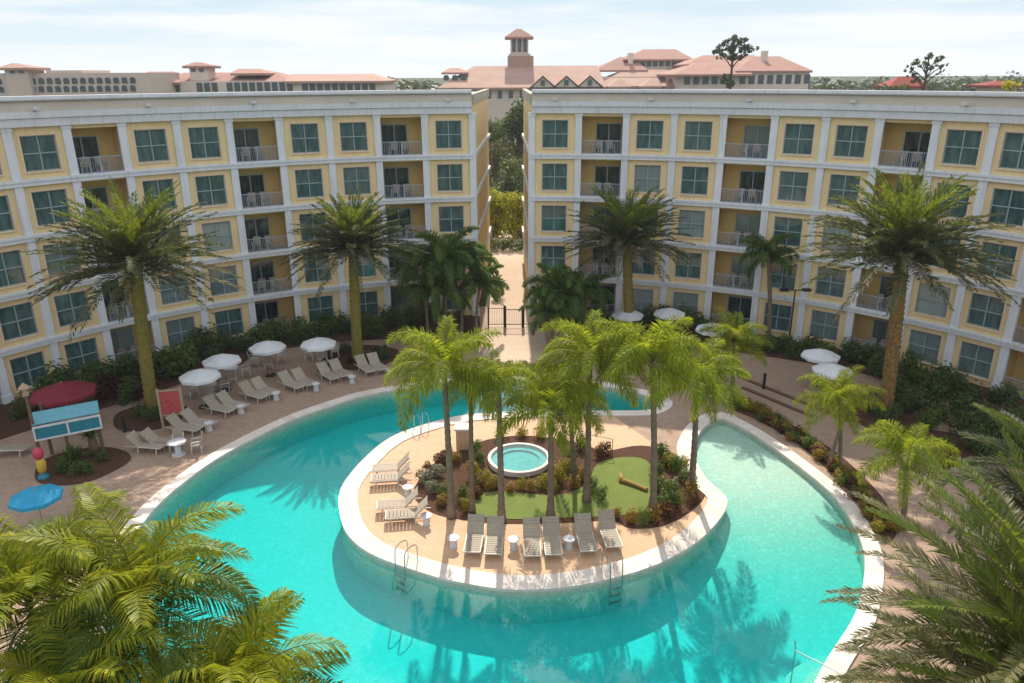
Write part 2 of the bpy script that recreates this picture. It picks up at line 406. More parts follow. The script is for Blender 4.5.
for f in wt: mb.f.append(tuple(nb+k for k in reversed(f))); mb.m.append(0)
for i in range(n):
    j = (i+1) % n; mb.f.append((i, nb+i, nb+j, j)); mb.m.append(0)
w = struct('pool_water', mb, M['water'])

# island paving, garden, lawn
isl_px = [(672, 448), (640, 440), (612, 432)]
ic = [p for p in offset(pool, [d-.1 for d in DW])[n_out+12:len(pool)-10]]
mb = MB(); mb.poly([ic], .012); struct('island_paving', mb, M['island'])
def sheet(name, px, z, m, k=4):
    pts = spline([G(*p) for p in px], True, k); mb = MB(); mb.poly([pts], z); return struct(name, mb, m)
sheet('planting_bed', [(412, 494), (424, 472), (444, 456), (470, 447), (486, 440), (520, 436), (560, 440), (585, 446), (604, 452), (640, 447), (672, 455), (694, 474), (705, 492), (694, 510), (664, 527),
       (630, 530), (608, 522), (560, 524), (500, 524), (462, 520), (430, 512)], .03, M['mulch'])
sheet('lawn', [(470, 503), (490, 492), (520, 494), (560, 496), (586, 484), (596, 466), (620, 459), (645, 462), (652, 480), (648, 500), (640, 514), (600, 518), (560, 519), (510, 520), (478, 516)], .05, M['lawn'])
sheet('planting_bed', [(727, 409), (760, 424), (798, 448), (832, 478), (862, 512), (884, 545), (896, 530), (880, 500), (852, 470), (826, 449), (790, 427), (756, 408), (735, 400)], .03, M['mulch'])
def ringsheet(name, t0, t1, r0, r1, z, m):
    mb = MB(); k = 40
    for i in range(k):
        a, b = R_(t0+(t1-t0)*i/k), R_(t0+(t1-t0)*(i+1)/k)
        wob = lambda q: r0(q) if callable(r0) else r0
        P = lambda th, r: (CX+r*math.sin(th), CY+r*math.cos(th), z)
        mb.quad(P(a, wob(a)), P(b, wob(b)), P(b, r1), P(a, r1))
    return struct(name, mb, m)
ringsheet('planting_bed', -85, -4.5, lambda t: 30.2 + .7*math.sin(t*9) - .9*(t < R_(-35)), RR, .03, M['mulch'])
ringsheet('planting_bed', 3.5, 85, lambda t: 30.2 + .6*math.sin(t*8+1), RR, .03, M['mulch'])
for c, r in (((150, 414), 2.0), ((360, 356), 2.6), ((630, 342), 2.3), ((886, 418), 2.6), ((938, 452), 2.3), ((80, 462), 2.1)):
    mb = MB(); x, y = G(*c); mb.poly([[Vector((x+r*(1+.08*math.sin(3*a))*math.cos(a), y+r*.9*math.sin(a))) for a in [2*math.pi*i/32 for i in range(32)]]], .045)
    struct('planting_bed', mb, M['mulch'])
mb = MB(); mb.poly([[Vector(p) for p in ((-2.1, 43.6), (2.6, 43.6), (2.2, 56), (1.9, 90), (-2.2, 90), (-1.75, 56))]], .016); struct('path', mb, M['path'])
# sunken kerb stripes across the shaded deck on the right
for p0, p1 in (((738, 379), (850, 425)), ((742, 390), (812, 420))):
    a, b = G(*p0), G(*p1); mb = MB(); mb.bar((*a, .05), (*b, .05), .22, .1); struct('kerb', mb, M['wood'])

# ------------------------------------------------------------------ hotel wings
TH_L = [-73.5, -68.6, -63.7, -58.7, -53.65, -48.5, -43.42, -38.1, -32.7, -27.3, -21.73, -16.18, -10.58, -4.87]
TH_R = [2.31, 7.96, 13.6, 19.2, 24.78, 30.36, 35.75, 41.11, 46.44, 51.5, 56.5, 61.5, 66.5, 71.5]
KINDS = 'WBWWBWWBWWBWW'
LV = [0, 3.05, 6.1, 9.15, 12.2]; ZT = 15.13
WW, WH, WS = 1.86, 1.95, .50
DEPTH = 20.
def P2(th, r): return Vector((CX + r*math.sin(th), CY + r*math.cos(th)))
# shared window / balcony meshes: local x along the wall, y into the building, z up, origin at sill centre
mb = MB()
tw = .11
for x0, x1, z0, z1 in ((-WW/2-tw, -WW/2, -tw, WH+tw), (WW/2, WW/2+tw, -tw, WH+tw), (-WW/2, WW/2, WH, WH+tw), (-WW/2, WW/2, -tw, 0)):
    mb.box(((x0+x1)/2, -.015, (z0+z1)/2), (x1-x0, .05, z1-z0))
mb.box((0, -.05, -.04), (WW+.06, .12, .06))
me_sur = mb.mesh('window', M['peach'])
mb = MB(); fw = .06
for x in (-WW/2+fw/2, 0, WW/2-fw/2): mb.box((x, .10, WH/2), (fw, .07, WH))
for z in (fw/2, WH/2, WH-fw/2):
    for sx in (-1, 1): mb.box((sx*(WW/4), .10, z), (WW/2-fw*1.5, .06, fw))
me_fr = mb.mesh('frame', M['wframe'])
mb = MB(); mb.box((0, .15, WH/2), (WW, .02, WH)); me_pane = mb.mesh('pane', M['pane'])

def balcony_meshes(w, mir):
    h = 2.69; d = 1.5; dx = -.38*mir; dw = 1.9; dh = 2.15
    b = MB()
    b.quad((-w/2, 0, 0), (-w/2, d, 0), (-w/2, d, h), (-w/2, 0, h)); b.quad((w/2, d, 0), (w/2, 0, 0), (w/2, 0, h), (w/2, d, h))
    for x0, x1, z0, z1 in ((-w/2, dx-dw/2, 0, h), (dx+dw/2, w/2, 0, h), (dx-dw/2, dx+dw/2, dh, h)):
        b.quad((x0, d, z0), (x1, d, z0), (x1, d, z1), (x0, d, z1))
    b.quad((-w/2, 0, h), (-w/2, d, h), (w/2, d, h), (w/2, 0, h), 0)
    b.quad((-w/2, 0, .01), (w/2, 0, .01), (w/2, d, .01), (-w/2, d, .01), 1)
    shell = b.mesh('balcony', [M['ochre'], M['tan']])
    r = MB()
    for z in (.12, .55 , 1.02): 
        if z != .55: r.box((0, -.03, z), (w, .05, .05))
    r.box((0, -.03, .53), (.07, .07, 1.06))
    k = int(w/.115)
    for i in range(k): r.box((-w/2+(i+.5)*w/k, -.03, .57), (.024, .024, .86))
    rail = r.mesh('railing', M['rail'])
    dd = MB()
    for x in (dx-dw/2+.04, dx, dx+dw/2-.04): dd.box((x, d-.03, dh/2), (.07, .06, dh))
    dd.box((dx, d-.033, dh-.035), (dw, .05, .07))
    door = dd.mesh('sliding_door', M['wframe'])
    g = MB(); g.box((dx, d+.04, dh/2), (dw, .02, dh)); glass = g.mesh('door_pane', M['dpane'])
    return shell, rail, door, glass
mb = MB()
mb.box((0, 0, .02), (.16, .16, .04)); mb.bar((0, 0, .02), (0, -.18, .14), .04); mb.box((0, -.26, .16), (.34, .2, .16))
me_flood = mb.mesh('floodlight', M['plastic'])

def wing(ths, label, mir):
    root = thing('hotel_building', label, 'hotel', P2(R_(ths[0] if mir > 0 else ths[0]), RR).to_3d())
    base = Vector(root.location)
    def build(b, name, mats):
        b.v = [tuple(Vector(q)-base) for q in b.v]; return b.build(name, mats, root)
    T = [R_(t) for t in ths]; nb = len(T)-1
    kinds = KINDS if mir < 0 else KINDS[::-1]
    def strip(b, prof, ta=T):             # closed profile swept along the wing (r = distance inwards from facade)
        k = len(prof); s = len(b.v)
        for th in ta:
            for q, z in prof: p = P2(th, RR-q); b.v.append((p.x, p.y, z))
        for i in range(len(ta)-1):
            for a in range(k):
                c = (a+1) % k; o = s+i*k
                b.f.append((o+a, o+c, o+k+c, o+k+a)); b.m.append(0)
        for o in (s, s+(len(ta)-1)*k): b.f.append(tuple(o+a for a in range(k))); b.m.append(0)
    # end wall at the passage: front and back corner
    inner_t = T[-1] if mir > 0 else T[0]
    outer_t = T[0] if mir > 0 else T[-1]
    fin = P2(inner_t, RR); bin_ = Vector((fin.x*.80 + (.02), fin.y+DEPTH))
    wl = MB()
    for i in range(nb):
        A, B = P2(T[i], RR), P2(T[i+1], RR); d = (B-A); w = d.length; u = d/w; nrm = Vector((-u.y, u.x))
        if nrm.dot(A-Vector((CX, CY))) < 0: nrm = -nrm
        def q(x, z, y=0): p = A + u*x + nrm*y; return (p.x, p.y, z)
        def panel(x0, x1, z0, z1): wl.quad(q(x0, z0), q(x1, z0), q(x1, z1), q(x0, z1))
        mid = A + u*w/2; ang = math.atan2(u.y, u.x)
        if kinds[i] == 'W':
            x0, x1 = w/2-WW/2, w/2+WW/2
            panel(0, x0, 0, ZT+.1); panel(x1, w, 0, ZT+.1)
            z = 0
            for lv in LV:
                panel(x0, x1, z, lv+WS); z = lv+WS+WH
                for xa, xb, za, zb in ((x0, x0, z-WH, z), (x1, x1, z-WH, z)):
                    wl.quad(q(xa, za), q(xa, za, .16), q(xa, zb, .16), q(xa, zb))
                wl.quad(q(x0, z-WH), q(x1, z-WH), q(x1, z-WH, .16), q(x0, z-WH, .16)); wl.quad(q(x0, z), q(x1, z), q(x1, z, .16), q(x0, z, .16))
                o = link('window', me_sur, root, Vector((mid.x, mid.y, lv+WS)) - base, ang)
                link('frame', me_fr, o); link('pane', me_pane, o)
            panel(x0, x1, z, ZT+.1)
        else:
            ms = balcony_meshes(w-.04, mir)
            for lv in LV:
                z = lv + .02
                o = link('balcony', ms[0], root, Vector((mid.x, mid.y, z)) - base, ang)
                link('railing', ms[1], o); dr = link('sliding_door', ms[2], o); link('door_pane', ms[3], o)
                BALC.append((mid, u, nrm, ang, z, mir, LV.index(lv), i if mir < 0 else nb-1-i))
                panel(0, w, lv+2.71, lv+3.07 if lv < 12 else ZT+.1)
    # end wall, back wall and far end
    bo = P2(outer_t, RR+DEPTH); fo = P2(outer_t, RR)
    wl.quad((fin.x, fin.y, 0), (bin_.x, bin_.y, 0), (bin_.x, bin_.y, 16.2), (fin.x, fin.y, 16.2))
    wl.quad((fo.x, fo.y, 0), (bo.x, bo.y, 0), (bo.x, bo.y, 16.2), (fo.x, fo.y, 16.2))
    bk = [bin_] + [P2(t, RR+DEPTH) for t in (T[::-1] if mir > 0 else T)[1:]]
    for a, b in zip(bk, bk[1:]): wl.quad((a.x, a.y, 0), (b.x, b.y, 0), (b.x, b.y, 16.2), (a.x, a.y, 16.2))
    build(wl, 'wall', M['yellow'])
    rf = MB(); fr = [P2(t, RR+.5) for t in (T[::-1] if mir > 0 else T)]
    for a, b, c, d in zip(fr, fr[1:], bk[1:], bk): rf.quad((*a, 16.15), (*b, 16.15), (*c, 16.15), (*d, 16.15))
    build(rf, 'roof', M['roofing'])
    for i, t in enumerate(T):             # pilasters, one each
        p = MB(); c = P2(t, RR); rad = Vector((math.sin(t), math.cos(t))); tn = Vector((rad.y, -rad.x)); hw = .23
        if i == (nb if mir > 0 else 0): c = c - tn*(-.0)
        def col(hw, r0, r1, z0, z1):
            pts = [c - tn*hw - rad*r1, c + tn*hw - rad*r1, c + tn*hw + rad*r0, c - tn*hw + rad*r0]
            p.hexa([(*k, z0) for k in pts] + [(*k, z1) for k in pts])
        col(hw, .05, .17, 0, ZT+.02); col(hw+.06, .05, .22, 0, .5); col(hw+.05, .05, .21, ZT-.2, ZT+.03)
        build(p, 'pilaster', M['white'])
    for lv in LV[1:]:
        b = MB(); strip(b, [(0, lv-.24), (.24, lv-.24), (.24, lv-.02), (.30, lv-.02), (.30, lv+.12), (0, lv+.12)])
        build(b, 'floor_band', M['white'])
        b = MB()
        e = (bin_-fin).normalized(); nn = Vector((e.y, -e.x)); nn = nn if nn.x*mir > 0 else -nn
        pts = [fin - nn*.02 - e*.1, bin_ - nn*.02, bin_ + nn*.18, fin + nn*.18 - e*.1]
        b.hexa([(*k, lv-.22) for k in pts] + [(*k, lv+.1) for k in pts]); build(b, 'floor_band', M['white'])
    e = (bin_-fin).normalized(); nn = Vector((e.y, -e.x)); nn = nn if nn.x*mir > 0 else -nn
    b = MB(); strip(b, [(0, ZT), (.30, ZT), (.34, ZT+.4), (.46, ZT+.46), (.50, ZT+.80), (0, ZT+.80)]); build(b, 'cornice', M['white'])
    b = MB(); strip(b, [(0, ZT+.78), (.40, ZT+.803), (.12, ZT+1.36), (-.2, ZT+1.36), (-.2, ZT+.78)]); build(b, 'parapet', M['tan'])
    b = MB(); strip(b, [(-.35, ZT+1.35), (.28, ZT+1.35), (.34, ZT+1.42), (.34, ZT+1.60), (-.35, ZT+1.60)]); build(b, 'parapet_cap', M['white'])
    b = MB(); zz = 16.15
    pts = [fin + e*.0 - nn*.25, bin_ - nn*.25, bin_ + nn*.12, fin + nn*.12]
    b.hexa([(*k, ZT+.6) for k in pts] + [(*k, ZT+1.3) for k in pts]); build(b, 'parapet', M['tan'])
    for i in range(0, nb, 2):
        t = (T[i]+T[i+1])/2; c = P2(t, RR-.42)
        link('floodlight', me_flood, root, Vector((c.x, c.y, ZT+.82)) - base, -t)
    return root
BALC = []
wing(TH_L, 'curved yellow five-storey hotel wing with white pilasters, left of the passage', 1)
wing(TH_R, 'curved yellow five-storey hotel wing with white pilasters, right of the passage', -1)

# ------------------------------------------------------------------ fronds and palms
def frond(b, az, el0, L, droop, n, ll, lw, r, base=(0, 0, 0), fold=.25, hang=.25, fwd=.55, mi=0, rw=.035, fine=False, curl=0, b0=.18, ri=None, plume=0):
    p = Vector(base); ca, sa = math.cos(az), math.sin(az)
    pts = []; st = L/n
    for i in range(n+1):
        t = i/n; an = el0 - droop*t**1.35; a2 = az + curl*t*t
        T = Vector((math.cos(a2)*math.cos(an), math.sin(a2)*math.cos(an), math.sin(an)))
        pts.append((p.copy(), T)); p = p + T*st
    ri = ri if ri is not None else mi
    for i in range(0, n, 2):
        j = min(i+2, n); (p0, T0), (p1, T1) = pts[i], pts[j]
        S = Vector((-sa, ca, 0)); w0 = rw*(1-.85*i/n)/2; w1 = rw*(1-.85*j/n)/2
        U = S.cross(T0)
        b.quad(p0-S*w0, p0+S*w0, p1+S*w1, p1-S*w1, ri)
        if fine: b.quad(p0-U*w0*-1, p0+U*w0*-1, p1+U*w1*-1, p1-U*w1*-1, ri)
    i0 = int(n*b0)
    for i in range(i0, n+1):
        t = (i-i0)/(n-i0); p, T = pts[i]
        S = T.cross(Vector((0, 0, 1)))
        S = S.normalized() if S.length > .05 else Vector((-sa, ca, 0))
        U = S.cross(T).normalized()
        env = (.55+.45*math.sin(math.pi*min(1, t*1.15+.08)))*(1 if t < .85 else 1-(t-.85)*3.2)
        for sg in (-1, 1):
            l = ll*env*r.uniform(.85, 1.12)
            f = fwd + .5*t + r.uniform(-.12, .12)
            D = (T*f + S*sg*1.0 + U*(fold+r.uniform(-.25, .25)+r.uniform(-plume, plume))).normalized()
            q = p + T*st*(r.random()-.5)
            hz = Vector((0, 0, -hang*l))
            W = T*lw/2 if not plume else (T + U*r.uniform(-.8, .8)*min(1, plume*2.5)).normalized()*lw/2
            if fine:
                m = q + D*l*.5 + hz*.22; e = q + D*l*.93 + hz*1.0
                k = len(b.v)
                b.v += [tuple(q-W*.5), tuple(q+W*.5), tuple(m+W), tuple(m-W), tuple(e)]
                b.f += [(k, k+1, k+2, k+3), (k+3, k+2, k+4)]; b.m += [mi, mi]
            else:
                m = q + D*l*.45 + hz*.25; e = q + D*l + hz
                b.quad(q, m+W, e, m-W, mi)
    return pts
GA = 2.39996
def crown_date(seed, nf=112, L=4.95, dens=60, lw=.10, ll=.62, fine=False):
    r = random.Random(seed); b = MB()
    for k in range(nf):
        t = (k+.5)/nf                     # 0 young centre, 1 old
        el = R_(82 - 88*t**.85 + r.uniform(-8, 8)); az = k*GA + r.uniform(-.2, .2)
        ln = L*(.84+.2*t)*r.uniform(.9, 1.08)
        mi = 0 if t < .26 else (1 if (t < .72 or r.random() < .6) else 2)
        frond(b, az, el, ln, R_(42-10*t+r.uniform(-12, 14)), dens, ll, lw, r, (0, 0, .15-.35*t), fold=.3, hang=.08, fwd=1.05, plume=.4, mi=mi, rw=.045, fine=fine, curl=r.uniform(-.25, .25), ri=3, b0=.10)
    return b
DM = [M['datetop'], M['datelow'], M['datebrown'], M['rachis']]
def crown_fox(seed, nf=18, L=2.65, dens=30, ll=.56, lw=.062, el_hi=84, el_lo=2, dr=(75, 130), b0=.16):
    r = random.Random(seed); b = MB()
    for k in range(nf):
        t = (k+.5)/nf; az = k*GA + r.uniform(-.3, .3)
        el = R_(el_hi-(el_hi-el_lo)*t + r.uniform(-8, 8))
        LL = L*r.uniform(.86, 1.1); dd = R_(r.uniform(*dr)); cu = r.uniform(-.5, .5)
        for twist in range(3):
            frond(b, az, el, LL, dd, dens, ll, lw, r, (0, 0, .1-.2*t), fold=(.9, .2, -.6)[twist], hang=(.25, .45, .5)[twist], fwd=.5, rw=.05, b0=b0, ri=1, curl=cu)
    return b
me_date = [crown_date(s).mesh('crown', DM) for s in (3, 11)]
me_fox = [crown_fox(s).mesh('crown', [M['fox'], M['rachis']]) for s in (5, 6, 9)]
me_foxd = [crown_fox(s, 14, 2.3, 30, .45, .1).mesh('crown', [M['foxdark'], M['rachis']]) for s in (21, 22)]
def trunk_mesh(h, r0, r1, m, bulge=1.2, rings=True, lean=(0, 0), seed=1):
    r = random.Random(seed); b = MB(); k = max(8, int(h/.16)); pts, rr = [], []
    for i in range(k+1):
        t = i/k
        pts.append((lean[0]*t**1.6, lean[1]*t**1.6, h*t))
        q = r0+(r1-r0)*t + (bulge-1)*r0*max(0, 1-t*7)
        if rings: q *= (1.09 if i % 2 else .93)
        rr.append(q*r.uniform(.97, 1.03))
    b.tube(pts, rr, 10); return b.mesh('trunk', m, True)
def palm(name, label, base, cpx, kind, cm, r0, r1, tm, group, sc=1, bulge=1.2, lean=(0, 0), rz=0):
    """base: ground pixel or xy ; cpx: pixel of the crown's heart"""
    x, y = base
    h = at(*cpx, y)[2]
    t = thing(name, label, 'palm tree', (x, y, 0), 0, group)
    hx = at(*cpx, y)[0]-x
    link('trunk', trunk_mesh(h, r0, r1, tm, bulge, True, (hx, 0), int(abs(x*10))), t)
    link('crown', cm, t, (hx, 0, h), rz, sc)
    return t
DG = 'tall date palms around the pool deck'
b1 = (-20.2, 38.6); palm('date_palm', 'tall date palm with mossy yellow-green trunk beside the red sign, left of the pool', b1, (136, 262), 0, me_date[0], .36, .31, M['trunk'], DG, 1.06, rz=.3)
b2 = G(358, 357); palm('date_palm', 'tall date palm rising from the round dark bed behind the left lounger row', b2, (354, 248), 0, me_date[1], .36, .30, M['trunk'], DG, .92, rz=1.3)
b3 = G(628, 342); palm('date_palm', 'tall date palm in front of the right wing beside white parasols, near the passage', b3, (627, 244), 0, me_date[0], .36, .30, M['trunk'], DG, .96, rz=2.6)
b4 = G(884, 412); palm('date_palm', 'tallest date palm, orange-brown trunk, on the shaded right deck', b4, (903, 258), 0, me_date[1], .38, .32, M['trunk4'], DG, 1.1, rz=4)
IG = 'bright feathery palms on the pool island'
for (bp, cp, k, s, lab) in (((450, 517), (444, 372), 0, 1.06, 'bright green feathery palm at the left side of the island garden'),
        ((500, 522), (498, 384), 1, .62, 'slim palm with thin crown standing left of the hot tub'),
        ((549, 517), (550, 410), 2, .98, 'feathery palm on the lawn just in front of the hot tub'),
        ((585, 502), (590, 362), 0, 1.0, 'tall feathery palm behind the lawn right of the hot tub'),
        ((651, 517), (652, 365), 1, 1.05, 'feathery palm with grey trunk at the right edge of the island lawn'),
        ((690, 492), (697, 385), 2, .95, 'feathery yellow-green palm at the right tip of the island by the pale coping')):
    palm('feather_palm', lab, G(*bp), cp, 1, me_fox[k], .15, .10, M['trunk2'], IG, s*1.08, 1.5, rz=k*1.7+s*3)
palm('feather_palm', 'thin bare trunked palm leaning beside the left island palm', G(471, 512), (470, 385), 1, me_fox[2], .11, .09, M['trunk2'], IG, .55, 1.4, rz=2)
palm('feather_palm', 'small feathery palm with drooping green fronds behind the island lawn', G(572, 478), (568, 400), 1, me_fox[1], .12, .1, M['trunk2'], IG, .85, 1.4, rz=5)
RG = 'small bright palms beside the right pool'
palm('small_palm', 'small bright palm at the far corner of the right pool', G(731, 402), (733, 345), 1, me_fox[0], .13, .1, M['trunk2'], RG, .9, 1.4, rz=1)
pr = palm('small_palm', 'small double trunked palm in the bed beside the right pool', G(838, 468), (838, 405), 1, me_fox[1], .1, .08, M['trunk2'], RG, .84, 1.4, rz=.5)
link('trunk', trunk_mesh(3.0, .09, .07, M['trunk2'], 1.4, True, (.42, 0), 4), pr, (-.5, -.1, 0))
palm('small_palm', 'nearest small bright palm in the right planting bed, pale trunk', G(900, 532), (905, 462), 1, me_fox[2], .12, .1, M['trunk2'], RG, .9, 1.4, rz=2.2)
FG = 'dark palms planted against the hotel wings'
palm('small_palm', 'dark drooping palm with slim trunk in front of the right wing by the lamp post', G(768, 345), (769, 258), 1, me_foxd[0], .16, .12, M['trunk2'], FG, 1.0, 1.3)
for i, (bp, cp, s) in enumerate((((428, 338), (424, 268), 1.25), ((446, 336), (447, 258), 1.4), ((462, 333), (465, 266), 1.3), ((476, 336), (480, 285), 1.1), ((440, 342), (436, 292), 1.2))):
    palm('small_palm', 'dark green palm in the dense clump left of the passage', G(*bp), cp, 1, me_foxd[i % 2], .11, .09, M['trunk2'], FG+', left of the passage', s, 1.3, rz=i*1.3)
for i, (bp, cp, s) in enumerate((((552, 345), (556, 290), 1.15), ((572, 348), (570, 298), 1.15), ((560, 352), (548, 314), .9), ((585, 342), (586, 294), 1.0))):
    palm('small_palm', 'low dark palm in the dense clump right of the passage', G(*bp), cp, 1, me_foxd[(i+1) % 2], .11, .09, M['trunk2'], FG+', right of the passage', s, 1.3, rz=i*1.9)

# near palms with separate fronds
def near_palm(label, cpx, Y, fr, m, th, tm, group=None):
    x, y, z = at(*cpx, Y)
    t = thing('foreground_palm', label, 'palm tree', (x, y, 0), 0, group)
    link('trunk', trunk_mesh(z-.3, th*1.15, th, tm, 1.2, True, (0, 0), 3), t)
    for b in fr: b.build('frond', m, t, loc=(0, 0, z))
    return t
def feather_fronds(seed, nf, L):
    r = random.Random(seed); out = []
    for k in range(nf):
        t = (k+.5)/nf; b = MB()
        el = R_(86-88*t + r.uniform(-8, 8)); az = k*GA + r.uniform(-.25, .25)
        frond(b, az, el, L*r.uniform(.85, 1.15), R_(r.uniform(55, 110)), 74, .95, .046, r, (0, 0, .1-.3*t), fold=.35+r.uniform(-.25, .35), hang=.5, fwd=.55, mi=0 if t < .45 or r.random() < .25 else 2, rw=.05, fine=True, curl=r.uniform(-.4, .4), b0=.12, ri=1)
        out.append(b)
    return out
FM = [M['foxfg'], M['rachis'], M['foxfg2']]
NG = 'feathery palms in the lower left foreground'
near_palm('feathery foreground palm at the lower left edge, crown partly out of frame', (28, 600), 13.4, feather_fronds(31, 26, 3.0), FM, .13, M['trunk2'], NG)
near_palm('feathery foreground palm in the lower left, middle of the three crowns', (140, 596), 13.8, feather_fronds(32, 28, 2.9), FM, .13, M['trunk2'], NG)
near_palm('feathery foreground palm at the bottom, rightmost of the three left crowns', (236, 694), 12.4, feather_fronds(33, 26, 2.5), FM, .13, M['trunk2'], NG)
near_palm('feathery foreground palm in the bottom left corner below the others', (80, 705), 11.8, feather_fronds(34, 26, 2.6), FM, .13, M['trunk2'], NG)
DN = [M['datetop'], M['datenear'], M['datebrown'], M['rachis']]
def date_fronds(seed, nf, L):
    r = random.Random(seed); out = []
    for k in range(nf):
        t = (k+.5)/nf; b = MB()
        el = R_(80-95*t + r.uniform(-6, 6)); az = k*GA
        frond(b, az, el, L*r.uniform(.88, 1.08), R_(35+20*t+r.uniform(-6, 10)), 124, .60, .062, r, (0, 0, .1-.4*t), fold=.35, hang=.08, fwd=.85, plume=.15, mi=0 if t < .35 else 1, rw=.07, fine=True, curl=r.uniform(-.2, .2), b0=.12, ri=3)
        out.append(b)
    return out
near_palm('olive green date palm crown filling the lower right corner', (1052, 668), 14.2, date_fronds(41, 84, 5.6), DN, .36, M['trunk'], 'date palms along the right edge of the frame')
near_palm('yellow-green date palm leaning into the right edge above the olive one', (1062, 500), 19.0, date_fronds(42, 50, 3.4), DM, .3, M['trunk'], 'date palms along the right edge of the frame')

near_palm('date palm crown rising from below the bottom right corner, only frond tips showing', (1030, 745), 13.0, date_fronds(43, 60, 4.4), DN, .34, M['trunk'], 'date palms along the right edge of the frame')

# ------------------------------------------------------------------ shrubs
def leafball(seed, n, rx, rz, s, lumps=5, z0=None):
    r = random.Random(seed); b = MB()
    cs = [(Vector((r.uniform(-.5, .5)*rx, r.uniform(-.5, .5)*rx, rz*r.uniform(.35, .75))), r.uniform(.45, .7)) for _ in range(lumps)]
    for _ in range(n):
        c, k = r.choice(cs)
        d = Vector((r.gauss(0, 1), r.gauss(0, 1), r.gauss(0, 1))).normalized()
        q = c + Vector((d.x*rx*k, d.y*rx*k, d.z*rz*k*.85))*r.uniform(.65, 1.05)
        if q.z < .03: q.z = r.uniform(.03, .12)
        nn = (d + Vector((r.uniform(-.8, .8), r.uniform(-.8, .8), r.uniform(-.3, .9)))).normalized()
        u = nn.orthogonal().normalized(); a = r.uniform(0, 6.28); u = (Matrix.Rotation(a, 3, nn) @ u); v = nn.cross(u)
        l = s*r.uniform(.7, 1.4); w = l*.45
        b.quad(q-u*l/2, q+v*w/2, q+u*l/2, q-v*w/2)
    return b
SH = {}
for key, mat in (('d', 'shrubd'), ('g', 'shrubg'), ('y', 'shruby'), ('o', 'shrubo'), ('r', 'shrubr'), ('t', 'ti'), ('w', 'grey')):
    SH[key] = [leafball(50+i+ord(key), 420, .62, .95, .17).mesh('shrub', M[mat]) for i in range(2)]
def spiky(seed, n, L, m):
    r = random.Random(seed); b = MB()
    for i in range(n):
        az = r.uniform(0, 6.28); el = R_(r.uniform(15, 85)); l = L*r.uniform(.7, 1.1)
        D = Vector((math.cos(az)*math.cos(el), math.sin(az)*math.cos(el), math.sin(el))); S = Vector((-math.sin(az), math.cos(az), 0))*.045
        m0 = D*l*.55; e = D*l + Vector((0, 0, -.25*l*math.cos(el)))
        b.quad(-S*.5, S*.5, m0+S, m0-S); b.tri(m0-S, m0+S, e)
    return b.mesh('plant', m)
SP = [spiky(1, 70, .8, M['shrubg']), spiky(2, 60, .75, M['ti']), spiky(3, 60, .8, M['shruby'])]
def shrub(k, xy, s, label, group, sz=None, name='shrub'):
    me = rnd.choice(SH[k]) if k in SH else SP[int(k)]
    o = link(name, me, None, (xy[0], xy[1], .02), rnd.uniform(0, 6.28), (s, s*rnd.uniform(.9, 1.1), (sz or s)*rnd.uniform(.85, 1.15)))
    return tag(o, label, 'plant' if name == 'plant' else 'shrub', group)
# hedge-like shrubs at the foot of both wings
for side, lo, hi in ((-1, 7, 60), (1, 6, 60)):
    nm = 'left' if side < 0 else 'right'
    for i in range(44):
        th = R_(side*(lo + (hi-lo)*(i+rnd.random()*.6)/44)); rr = RR - rnd.choice((.9, 1.6, 2.4, 3.2)) - rnd.uniform(0, .5)
        k = rnd.choice('dddggd') ; s = rnd.uniform(.95, 1.6)
        shrub(k, P2(th, rr), s, {'d': f'dark green shrub in the shaded bed along the {nm} wing', 'g': f'mid green shrub in the shaded bed along the {nm} wing'}[k], f'{"dark" if k == "d" else "mid green"} shrubs along the {nm} wing')
for px, s, lab in (((200, 352), 1.7, 'large round dark bush at the left wing beside the parasols'), ((262, 348), 1.5, 'dark bush behind the second white parasol from the left'),
                   ((185, 372), 2.0, 'broad green hedge bush under the leftmost date palm'), ((155, 372), 1.6, 'green hedge bush behind the leftmost date palm trunk'), ((300, 335), 1.5, 'green hedge bush behind the left umbrella row'), ((330, 333), 1.4, 'green hedge bush left of the second date palm')):
    shrub('d' if 'dark' in lab else 'g', G(*px), s, lab, 'larger bushes in the left bed')
for i, px in enumerate(((95, 392), (108, 388), (122, 392), (136, 390), (150, 388), (104, 398), (126, 400), (142, 396))):
    shrub('t' if i % 3 else 'd', G(*px), 1.0, 'purple-red leafy plant in the dark bed left of the leftmost date palm' if i % 3 else 'dark low shrub between purple-red plants in the left bed', 'plants in the left dark bed')
for i, px in enumerate(((900, 398), (930, 410), (955, 420), (975, 430), (940, 425), (960, 440), (985, 445), (1000, 450), (970, 455), (1000, 470), (985, 465), (1015, 440), (1020, 460), (895, 410), (915, 415))):
    shrub('d', G(*px), rnd.uniform(1.1, 1.6), 'dark shrub in the black shaded bed right of the tallest date palm', 'dark shrubs right of the tallest date palm')
for i, px in enumerate(((868, 415), (878, 424), (895, 424), (902, 416), (872, 408))):
    shrub('d', G(*px), .8, 'low dark shrub at the foot of the tallest date palm', 'shrubs under the tallest date palm')
for i, px in enumerate(((140, 414), (160, 415), (150, 418))):
    shrub('d', G(*px), .75, 'low dark shrub around the foot of the leftmost date palm', 'shrubs under the leftmost date palm')
for i, px in enumerate(((345, 352), (375, 354), (365, 362), (350, 362), (383, 358))):
    shrub('1' if i % 2 else 'd', G(*px), .8, 'dark spiky plant in the round bed under the second date palm' if i % 2 else 'low dark shrub in the round bed under the second date palm', 'plants under the second date palm', name='plant' if i % 2 else 'shrub')
